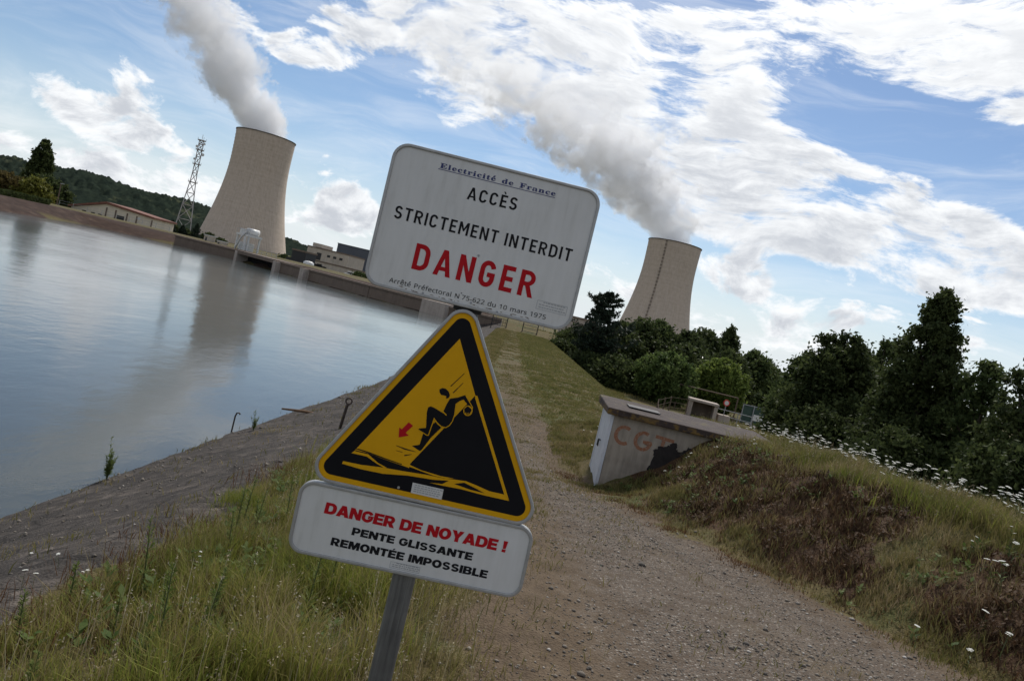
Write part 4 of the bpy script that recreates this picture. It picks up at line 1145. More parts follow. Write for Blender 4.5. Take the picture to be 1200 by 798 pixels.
# loose stones of the track and the bank
def stones(name, label, n, xr, yr, dens, size, m):
    x = rng.uniform(*xr, n); y = yr[0] + (yr[1] - yr[0]) * rng.uniform(0, 1, n) ** 1.5
    k = rng.uniform(0, 1, n) < dens(x, y); x, y = x[k], y[k]; n = len(x)
    s = size * rng.lognormal(0, .45, n)
    base = np.array([(1, 0, 0), (-1, 0, 0), (0, 1, 0), (0, -1, 0), (0, 0, 1), (0, 0, -1), (.62, .62, .45), (-.62, .62, .4), (.62, -.62, .42), (-.62, -.62, .4)], float)[:6]
    V = base[None] * rng.uniform(.65, 1.25, (n, 6, 3)) * np.array([1, .85, .6])
    a = rng.uniform(0, 2 * np.pi, n); c, si = np.cos(a)[:, None], np.sin(a)[:, None]
    X = V[..., 0] * c - V[..., 1] * si; Y = V[..., 0] * si + V[..., 1] * c
    V = np.stack([X, Y, V[..., 2]], -1) * s[:, None, None]
    V += np.stack([x, y, H(x, y) + s * .25], 1)[:, None, :]
    tri = np.array([(0, 2, 4), (2, 1, 4), (1, 3, 4), (3, 0, 4), (2, 0, 5), (1, 2, 5), (3, 1, 5), (0, 3, 5)])
    L = (np.arange(n)[:, None, None] * 6 + tri[None]).reshape(-1)
    tag(link(name, np_mesh(name, V.reshape(-1, 3), L, np.full(n * 8, 3)), m), label, 'gravel', kind='stuff')
def stone_mat(T, b):
    g = T.node('ShaderNodeNewGeometry')
    T.put(b.inputs['Base Color'], T.ramp(g.outputs['Random Per Island'], [(0, (.10, .088, .075)), (.45, (.165, .142, .115)), (.8, (.22, .19, .155)), (.97, (.38, .35, .31)), (1, (.50, .47, .43))]))
    b.inputs['Roughness'].default_value = .9
M_STONE = mat('loose_stone', stone_mat)
stones('gravel', 'small loose stones on the track', 110000, (-.6, 5.2), (2.6, 22), lambda x, y: sm(-.25, .25, x - pl(y)) * sm(-.25, .25, pr(y) - x) * (.12 + .88 * np.exp(-(((x - pl(y)) / np.maximum(pr(y) - pl(y), .4) - .58) / .36) ** 2)) * (.25 + .75 * sm(.4, .6, nz(x, y, 1.0, 29))), .0062, M_STONE)
stones('gravel', 'scattered bigger stones on the track', 1500, (-.4, 5.0), (2.6, 16), lambda x, y: sm(-.1, .3, x - pl(y)) * sm(-.3, .2, pr(y) - x) * sm(.40, .6, nz(x, y, 1.0, 29)), .0125, M_STONE)
stones('rubble', 'broken stones lying on the dark bank', 2200, (-5.3, -2.0), (3, 24), lambda x, y: sm(.35, -.2, x - edgeL(x, y)) * (.1 + .9 * sm(.45, .65, nz(x, y, .7, 30))), .016, M_STONE)

# ------------------------------------------------------------------ wild carrot flowers on the mound crest
M_STEM = plain('green_stem', (.075, .095, .030), .7, var=.25, scale=30)
M_PETAL = plain('white_petal', (.66, .66, .60), .7, var=.10, scale=60)
def umbel_kind(seed, ht, heads):
    g = random.Random(seed)
    s = MB(); f = MB(); tops = []
    for k in range(heads):
        a = g.uniform(0, 6.28); top = (math.cos(a) * .10 * (k > 0) * ht + g.uniform(-.03, .03), math.sin(a) * .10 * (k > 0) * ht + g.uniform(-.03, .03), ht * (1 - .16 * k * g.uniform(.5, 1.2)))
        s.tube([(0, 0, -.02), (top[0] * .35, top[1] * .35, top[2] * .55), top], [.0035, .003, .0018], 5)
        R_ = g.uniform(.026, .042) * (1 - .2 * k)
        nx_ = g.uniform(-.25, .25); ny_ = g.uniform(-.25, .25)
        for j in range(19):
            rr = R_ * math.sqrt(j / 19); b = j * 2.39996
            c = (top[0] + rr * math.cos(b), top[1] + rr * math.sin(b), top[2] + .016 - rr * rr * 5 + nx_ * rr * math.cos(b) + ny_ * rr * math.sin(b))
            if j % 3 == 0: s.tube([top, (c[0], c[1], c[2] - .003)], .0008, 3, cap=False)
            q = R_ * .27 * g.uniform(.8, 1.15); vs = []
            for i in range(6):
                t = i * math.pi / 3 + g.uniform(-.2, .2); vs.append((c[0] + q * math.cos(t), c[1] + q * math.sin(t), c[2] + g.uniform(-.002, .002)))
            vs.append((c[0], c[1], c[2] + q * .35))
            f.add(vs, [(i, (i + 1) % 6, 6) for i in range(6)])
    for k in range(5):
        z = ht * (.15 + .12 * k); a = g.uniform(0, 6.28); l = .07
        e = (math.cos(a) * l, math.sin(a) * l, z + .03)
        s.add([(0, 0, z), (e[0] * .5 - e[1] * .15, e[1] * .5 + e[0] * .15, z + .03), e, (e[0] * .5 + e[1] * .15, e[1] * .5 - e[0] * .15, z + .02)], [(0, 1, 2, 3)])
    return s.mesh('wild_carrot'), f.mesh('flower_head')
KINDS = [umbel_kind(i, (.30, .38, .45, .34, .52, .26)[i], (1, 2, 2, 1, 3, 1)[i]) for i in range(6)]
for a, b_ in KINDS: a.materials.append(M_STEM); b_.materials.append(M_PETAL)
proto = []
for a, b_ in KINDS:
    o = bpy.data.objects.new('wild_carrot', a); h_ = bpy.data.objects.new('flower_head', b_); h_.parent = o
    proto.append((o, h_))
used_ = set()
def carrot(x, y, s, label, group, k):
    o, h_ = proto[k]
    if k in used_: o, h_ = o.copy(), h_.copy(); h_.parent = o
    used_.add(k)
    COL.objects.link(o); COL.objects.link(h_)
    o.location = (x, y, float(H(x, y))); o.rotation_euler = (rng.uniform(-.15, .15), rng.uniform(-.15, .15), rng.uniform(0, 6.28)); o.scale = (s, s, s)
    tag(o, label, 'flower', group)
n_c = 0
LC = 'white umbel wildflower on a thin stem along the grassy mound crest'
while n_c < 285:
    y = 4.5 + 13.0 * rng.uniform(0, 1) ** .75; x = rng.uniform(3.9, 7.3)
    tt = float(tmn(np.array(x), np.array(y))); ed = float(I(y, 0, 6.6, 11, 6.2, 16, 6.0, 22, 5.2))
    if tt < .9 or x > ed + .9 or (13.4 < y < 16.1 and x < 5.3) or rng.uniform() > math.exp(-((x - ed - .1) / .55) ** 2): continue
    carrot(x, y, rng.uniform(.6, 1.05), LC, 'white umbel flowers on the mound crest', int(rng.integers(6))); n_c += 1
for (cx, cy, k) in ((4.9, 7.0, 9), (4.3, 5.9, 5)):
    for _ in range(k):
        carrot(cx + rng.normal() * .25, cy + rng.normal() * .25, rng.uniform(.55, .8), 'small white umbel flower in the loose patch on the mound flank, below the crest', 'white umbel flowers on the mound flank', int(rng.integers(6)))
for _ in range(16):
    y = rng.uniform(16.5, 19.5); x = rng.uniform(1.9, 3.2)
    carrot(x, y, rng.uniform(.5, .8), 'small white umbel flower in the mown grass left of the shelter', 'white umbel flowers left of the shelter', int(rng.integers(6)))
for _ in range(11):
    y = rng.uniform(2.9, 4.6); x = float(edgeL(0, y)) + rng.normal() * .3 - .15
    carrot(x, y, rng.uniform(.20, .34), 'white umbel flower among the weeds at the edge of the dark stone bank', 'white umbel flowers by the stone bank', int(rng.integers(6)))
for _ in range(8):
    y = 13.0 + rng.uniform(-.25, .2); x = rng.uniform(3.0, 4.4)
    carrot(x, y, rng.uniform(.4, .6), 'small white umbel flower against the dark patch of the shelter wall', 'white umbel flowers at the shelter wall', int(rng.integers(6)))

# tall leafy weeds in the left grass
L_WEED = leaf_mat('weed_leaf', (.10, .14, .032), (.185, .22, .07), .4)
def weed(x, y, ht, label, group='tall leafy weeds on the left shoulder', name='tall_weed', leaves=90, stems=1, lw=.0038):
    o = MB(); T_ = [(rng.uniform(-.08, .08) * ht * (1 + 2 * (stems > 1)), rng.uniform(-.08, .08) * ht * (1 + 2 * (stems > 1)), ht * (1 if j == 0 else rng.uniform(.5, .9))) for j in range(stems)]
    for top in T_: o.tube([(0, 0, -.02), (top[0] * .4, top[1] * .4, top[2] * .5), top], [.005, .004, .0015], 5)
    st = o.build(name, M_STEM, None, loc=(x, y, float(H(x, y))))
    tag(st, label, 'weed', group)
    f = MB()
    for k in range(leaves):
        q = rng.uniform(.12, 1.0); a = k * 2.4; top = T_[k % stems]; l = ht * .10 * (1.15 - q) + .015; z = q * top[2]
        bx, by = top[0] * q * q, top[1] * q * q
        d = (math.cos(a), math.sin(a)); s_ = (-d[1] * lw, d[0] * lw); up = l * rng.uniform(.3, .9)
        f.add([(bx, by, z), (bx + d[0] * l * .5 + s_[0], by + d[1] * l * .5 + s_[1], z + up * .7), (bx + d[0] * l, by + d[1] * l, z + up), (bx + d[0] * l * .5 - s_[0], by + d[1] * l * .5 - s_[1], z + up * .7)], [(0, 1, 2, 3)])
    f.build('leaves', L_WEED, st)
for i in range(26):
    y = rng.uniform(2.4, 6.5); x = float(edgeL(0., y)) + rng.uniform(.1, 1.35)
    weed(x, y, rng.uniform(.22, .42), 'slender bright green leafy weed standing in the grass left of the sign')
weed(-5.05, 10.7, .58, 'ragged green weed bush growing at the water line of the bank', None, 'bank_plant', 420, 9, .008)
weed(-4.55, 15.2, .40, 'small ragged weed on the bank beside the hooked stake', None, 'bank_plant', 240, 7, .008)

# ------------------------------------------------------------------ half buried concrete shelter beside the track
sx, sy = 2.05, 13.9
t = empty('concrete_shelter', 'half buried concrete shelter with graffiti and a white side door', 'shelter', (sx, sy, -2.75), R(-1.0))
M_SHW = concrete('shelter_render', (.34, .295, .24), 1.6, var=.4)
def roofmat(T, b):
    P = T.node('ShaderNodeTexCoord').outputs['Object']
    n = T.noise(P, 3.0, 7, .7); m_ = T.noise(P, 14, 5, .7)
    c = T.ramp(T.math('MULTIPLY_ADD', m_, .5, T.math('MULTIPLY', n, .5)), [(.32, (.026, .018, .015)), (.52, (.055, .039, .033)), (.70, (.105, .080, .068))])
    c = T.mix(T.step(n, .56, .66), c, (.105, .090, .03))
    x_, y_, z_ = T.sep(P)
    edge = T.math('MULTIPLY', T.step(z_, 1.43, 1.37), T.step(T.noise(P, 5.0, 4, .7), .46, .60))
    c = T.mix(edge, c, (.17, .105, .03))
    T.put(b.inputs['Base Color'], c); b.inputs['Roughness'].default_value = .95; T.put(b.inputs['Normal'], T.bump(m_, .6, .02))
M_SHR = mat('shelter_roof', roofmat)
w = MB(); w.box(0.06, 3.0, 0, 1.5, -.5, 1.30); w.build('wall', M_SHW, t, bevel=.012)
w = MB(); w.add([(-.10, -.13, 1.303), (3.1, -.13, 1.303), (3.1, 1.75, 1.303), (-.10, 1.75, 1.303), (-.10, -.13, 1.425), (3.1, -.13, 1.425), (3.1, 1.75, 1.46), (-.10, 1.75, 1.46)],
      [(0, 3, 2, 1), (4, 5, 6, 7), (0, 1, 5, 4), (1, 2, 6, 5), (2, 3, 7, 6), (3, 0, 4, 7)])
w.build('roof', M_SHR, t, bevel=.02)
# dark slab laid on to stand for the shade in a small roof hole
w = MB(); w.box(.35, .95, .5, .95, 1.457, 1.468); w.build('roof_hole_shade', plain('hole_shade', (.03, .028, .03), .7), t)
M_DOORW = plain('door_white', (.60, .62, .66), .45, var=.10, scale=5)
w = MB(); w.box(0.0, .055, .0, .10, -.1, 1.295); w.box(0.0, .055, 1.40, 1.5, -.1, 1.295); w.build('door_frame', M_DOORW, t)
for k in range(2):
    w = MB(); w.box(0.012, .05, .105 + k * .65, .745 + k * .65, -.08, 1.29)
    d = w.build('door', M_DOORW, t, bevel=.006)
    w = MB(); w.tube([(.005, .70 + k * .12, .70), (-.03, .70 + k * .12, .70), (-.03, .70 + k * .12, .58)], .012, 6); w.build('handle', M_DARK, d)

def stroke(path, wd, closed=False):
    """outline polygon of a line of width wd"""
    p = [Vector(q) for q in path]; L = []; Rr = []
    n = len(p)
    for i in range(n):
        a = (p[i] - p[i - 1]).normalized() if i else None
        b = (p[i + 1] - p[i]).normalized() if i < n - 1 else None
        if a is None: a = b
        if b is None: b = a
        na = Vector((-a.y, a.x)); nb = Vector((-b.y, b.x)); m = (na + nb)
        m = m / max(.35, m.dot(na)) if m.length > 1e-6 else na
        k = wd[i] / 2 if hasattr(wd, '__len__') else wd / 2
        L.append(p[i] + m * k); Rr.append(p[i] - m * k)
    return [tuple(q) for q in L] + [tuple(q) for q in Rr[::-1]]
def arc(cx, cy, rx, ry, a0, a1, n=12):
    return [(cx + rx * math.cos(R(a0 + (a1 - a0) * i / n)), cy + ry * math.sin(R(a0 + (a1 - a0) * i / n))) for i in range(n + 1)]

def flat(name, loops, m, parent, depth, xf=None, offset=0.0, label=None):
    """filled outlines (holes allowed) as a thin sheet in the parent's x,z plane"""
    cu = bpy.data.curves.new(name, 'CURVE'); cu.dimensions = '2D'; cu.fill_mode = 'BOTH'; cu.offset = offset
    for lp in loops:
        s = cu.splines.new('POLY'); s.points.add(len(lp) - 1)
        for q, (a, b) in zip(s.points, lp): q.co = (a, b, 0, 1)
        s.use_cyclic_u = True
    tmp = bpy.data.objects.new(name, cu); COL.objects.link(tmp)
    dg = bpy.context.evaluated_depsgraph_get()
    me = bpy.data.meshes.new_from_object(tmp.evaluated_get(dg))
    bpy.data.objects.remove(tmp); bpy.data.curves.remove(cu)
    n = len(me.vertices); co = np.empty(n * 3, np.float32); me.vertices.foreach_get('co', co); co = co.reshape(-1, 3)
    x, z = co[:, 0].copy(), co[:, 1].copy()
    if xf is not None: x, z = xf(x, z)
    me.vertices.foreach_set('co', np.stack([x, np.full(n, depth), z], 1).astype(np.float32).ravel()); me.update()
    # turn the faces towards the viewer (-y)
    bm = bmesh.new(); bm.from_mesh(me)
    for fc_ in bm.faces:
        fc_.normal_update()
        if fc_.normal.y > 0: fc_.normal_flip()
    bm.to_mesh(me); bm.free()
    me.materials.clear()
    o = link(name, me, m, parent)
    if label: o['label'] = label
    return o

def spraymat(T, b):
    P = T.node('ShaderNodeTexCoord').outputs['Object']
    n = T.noise(P, 30, 4, .7)
    T.put(b.inputs['Base Color'], T.ramp(n, [(.32, (.26, .085, .035)), (.54, (.31, .15, .085)), (.68, (.31, .25, .195))])); b.inputs['Roughness'].default_value = .8
M_SPRAY = mat('orange_spray', spraymat)
def graf(path, wd, nm='graffiti'):
    return stroke(path, wd)
loops = [stroke(arc(.30, .98, .145, .15, 55, 305, 14), .062), stroke(arc(.66, .96, .14, .15, 60, 350, 14) + [(.79, .95), (.66, .95)], .062),
         stroke([(.86, 1.10), (1.20, 1.08)], .06), stroke([(1.02, 1.055), (1.0, .86), (1.01, .72)], .06)]
flat('graffiti', loops, M_SPRAY, t, -.003, label='orange sprayed letters CGT on the shelter wall')
def ragged(p, seed, amp):
    g = random.Random(seed); q = []
    for (a, b), (c, d) in zip(p, p[1:] + p[:1]):
        for k in range(5):
            f = k / 5; j = amp if k else 0
            q.append((a + (c - a) * f + g.uniform(-j, j), b + (d - b) * f + g.uniform(-j, j)))
    return q
pt = [(.68, .10), (.80, .30), (.84, .50), (.90, .72), (.86, .84), (.98, .95), (1.10, .98), (1.18, 1.06), (1.26, 1.04), (1.28, .95), (1.36, .93), (1.46, 1.02), (1.56, 1.05), (1.66, 1.00), (1.80, 1.08), (1.95, 1.09), (2.15, 1.14), (2.5, 1.16), (2.8, 1.10), (2.8, -.1), (.9, -.2), (.55, .02)]
flat('dark_patch', [ragged(pt, 4, .022)], plain('tar_black', (.022, .018, .017), .9, var=.4, scale=9), t, -.006, label='black ragged patch where the render has come off')
w = MB(); w.tube([(.30, -.14, .12), (.75, -.22, .28), (1.2, -.2, .42)], [.02, .03, .02], 6); w.build('fallen_plank', M_WOOD, t)

# ------------------------------------------------------------------ stakes and driftwood on the bank
def stake(x, y, h, r, label, hook):
    z = float(H(x, y)); w = MB()
    if hook == 'hook': pts = [(0, 0, -.2), (.01, 0, h * .8), (.03, 0, h * .97), (.07, 0, h), (.10, 0, h * .93)]
    else: pts = [(0, 0, -.2), (.05, 0, h * .8), (.06, 0, h * .86)]
    w.tube(pts, r, 7)
    o = w.build('iron_stake', M_RUST, None, True, loc=(x, y, z)); tag(o, label, 'stake')
    if hook == 'ring':
        q = MB(); q.tube([(.065 + .055 * math.cos(a), 0, h * .86 + .055 + .055 * math.sin(a)) for a in np.linspace(-1.5, 4.6, 14)], r * .55, 6)
        q.build('ring', M_RUST, o, True)
M_RUST = plain('rusty_iron', (.075, .055, .045), .8, .2, .35, 20)
stake(-5.0, 15.3, .42, .016, 'thin hooked iron stake at the water line', 'hook')
stake(-2.68, 14.0, .56, .028, 'thick iron stake with a ring behind the triangle sign', 'ring')
w = MB(); w.tube([(-.45, -.2, .02), (0, 0, .04), (.55, .28, .02)], [.02, .035, .015], 7)
tag(w.build('driftwood', plain('driftwood_orange', (.17, .10, .055), .9, var=.3, scale=8), None, True, loc=(-4.35, 18.0, float(H(-4.35, 18.0)) + .02)), 'long pale orange driftwood log on the stone bank near the water', 'driftwood')

# ------------------------------------------------------------------ end of the track: gate and rail fence
t = empty('track_gate', 'thin iron gate with posts across the far end of the track', 'gate', (0, 104, 0))
zt = float(H(0, 104))
for x in (-3.2, -1.2, 1.0, 3.0):
    w = MB(); w.tube([(x, 0, zt - .4), (x, 0, zt + 1.5)], .07, 6); w.build('post', M_DARK, t)
w = MB()
for z in (.35, .8, 1.25): w.tube([(-3.2, 0, zt + z), (-1.2, 0, zt + z)], .03, 4); w.tube([(1.0, 0, zt + z), (3.0, 0, zt + z)], .03, 4)
for x in np.linspace(-3.0, -1.4, 6): w.tube([(x, 0, zt + .3), (x, 0, zt + 1.3)], .02, 4)
w.build('rail', M_DARK, t)
post_fence('rail_fence', 'grey handrail fence along the dam road at the far end', [(-9.5, 111.5), (-3, 111.8), (4, 112)], 1.1, 2.0, M_GALV, (.5, .97), .03, .04)

# ------------------------------------------------------------------ right hand plain: fence, road, gate works
post_fence('wire_fence', 'thin post and wire fence along the foot of the grassy dike', [(9.5, 44), (11, 54), (12.5, 62), (15, 69), (17, 71)], 1.5, 4.0, M_WOOD, (.35, .65, .95), .012, .06, wire=True)
def meshmat(T, b):
    P = T.node('ShaderNodeTexCoord').outputs['Object']
    T.put(b.inputs['Base Color'], T.ramp(T.noise(P, 3, 4, .6), [(.3, (.016, .045, .030)), (.7, (.030, .070, .048))])); b.inputs['Roughness'].default_value = .6
post_fence('green_fence', 'dark green mesh panel fence beside the road below the dike', [(24.0, 77.5), (31.0, 79)], 1.9, 1.3, M_GALV, (.98,), .03, .05, mat('green_mesh', meshmat))
post_fence('steel_fence', 'pale steel railing between the concrete frame and the green fence', [(20.2, 73), (22.2, 72.5), (23.4, 72)], 1.2, 1.4, M_GALV, (.5, .97), .03, .04)
# road sheet on the plain
rp = MB(); rn = []
rc = [(23.0, 54), (26.0, 64), (27.4, 72), (27.8, 77)]
for i, (x, y) in enumerate(rc):
    a = rc[max(0, i - 1)]; b_ = rc[min(len(rc) - 1, i + 1)]; d = Vector((b_[0] - a[0], b_[1] - a[1])).normalized(); n_ = Vector((d.y, -d.x))
    rn += [(x - n_.x * 3.2, y - n_.y * 3.2, PLAIN_Z + .09), (x + n_.x * 3.2, y + n_.y * 3.2, PLAIN_Z + .09)]
rp.add(rn, [(2 * i, 2 * i + 1, 2 * i + 3, 2 * i + 2) for i in range(len(rc) - 1)])
tag(rp.build('road', plain('asphalt', (.115, .100, .095), .9, var=.2, scale=1.5)), 'grey road on the plain below the dike', 'road', kind='structure')
# concrete frame shelter
t = empty('pump_shelter', 'pale concrete frame shelter with flat roof at the foot of the round bushes', 'shelter', (18.6, 72, PLAIN_Z), R(-6))
w = MB(); w.box(-1.35, 1.35, -.9, .9, 1.40, 1.62); w.build('roof', M_CONC_L, t, bevel=.03)
for x in (-1.15, 1.15):
    w = MB(); w.box(x - .16, x + .16, -.75, .75, -.2, 1.397); w.build('side_wall', M_CONC_L, t)
w = MB(); w.box(-.98, .98, .55, .74, -.2, 1.396); w.build('back_wall', M_CONC, t)
# goalpost barrier
t = empty('height_barrier', 'thin brown goalpost barrier over the entry by the right round bush', 'barrier', (19.9, 76, PLAIN_Z), R(-3))
for x in (-2.9, 2.9):
    w = MB(); w.tube([(x, 0, -.2), (x, 0, 2.4)], .07, 6); w.build('post', M_WOOD, t)
w = MB(); w.tube([(-2.9, 0, 2.4), (2.9, 0, 2.4)], .06, 6); w.build('crossbar', M_WOOD, t)
# round prohibition sign on its block
t = empty('round_sign', 'small round white sign with red rim on a pole by the railing', 'sign', (20.7, 72, PLAIN_Z))
w = MB(); w.tube([(0, 0, -.1), (0, 0, 2.0)], .035, 6); w.build('pole', M_GALV, t)
w = MB(); w.tube([(0, -.04, 1.9), (0, -.08, 1.9)], .30, 24); w.build('sign_rim', plain('sign_red', (.55, .035, .025), .5, var=.05), t)
w = MB(); w.tube([(0, -.081, 1.9), (0, -.09, 1.9)], .20, 24); w.build('sign_face', M_WHITE, t)
w = MB(); w.box(-.55, .55, -.45, .45, -.1, .75); w.build('concrete_block', M_CONC_L, t, bevel=.03)
t = empty('board_sign', 'low white board on two posts beside the road', 'sign', (23.6, 71, PLAIN_Z), R(-10))
for x in (-.4, .4):
    w = MB(); w.tube([(x, 0, -.1), (x, 0, 1.5)], .04, 6); w.build('post', M_WOOD, t)
w = MB(); w.box(-.5, .5, -.07, -.04, .95, 1.5); w.build('board', M_WHITE, t)
# white flat roof between the trees
t = empty('white_hut', 'white roofed hut between the two round bushes', 'hut', (22.1, 98, PLAIN_Z), R(-8))
w = MB(); w.box(-1.6, 1.6, -1.2, 1.2, -.1, 4.6); w.build('wall', M_CONC, t)
w = MB(); w.add([(-1.8, -1.5, 4.62), (1.8, -1.5, 4.62), (1.8, 1.4, 5.5), (-1.8, 1.4, 5.5), (-1.8, -1.5, 4.75), (1.8, -1.5, 4.75), (1.8, 1.4, 5.63), (-1.8, 1.4, 5.63)], [(0, 3, 2, 1), (4, 5, 6, 7), (0, 1, 5, 4), (1, 2, 6, 5), (2, 3, 7, 6), (3, 0, 4, 7)])
w.build('roof', M_WHITE, t)

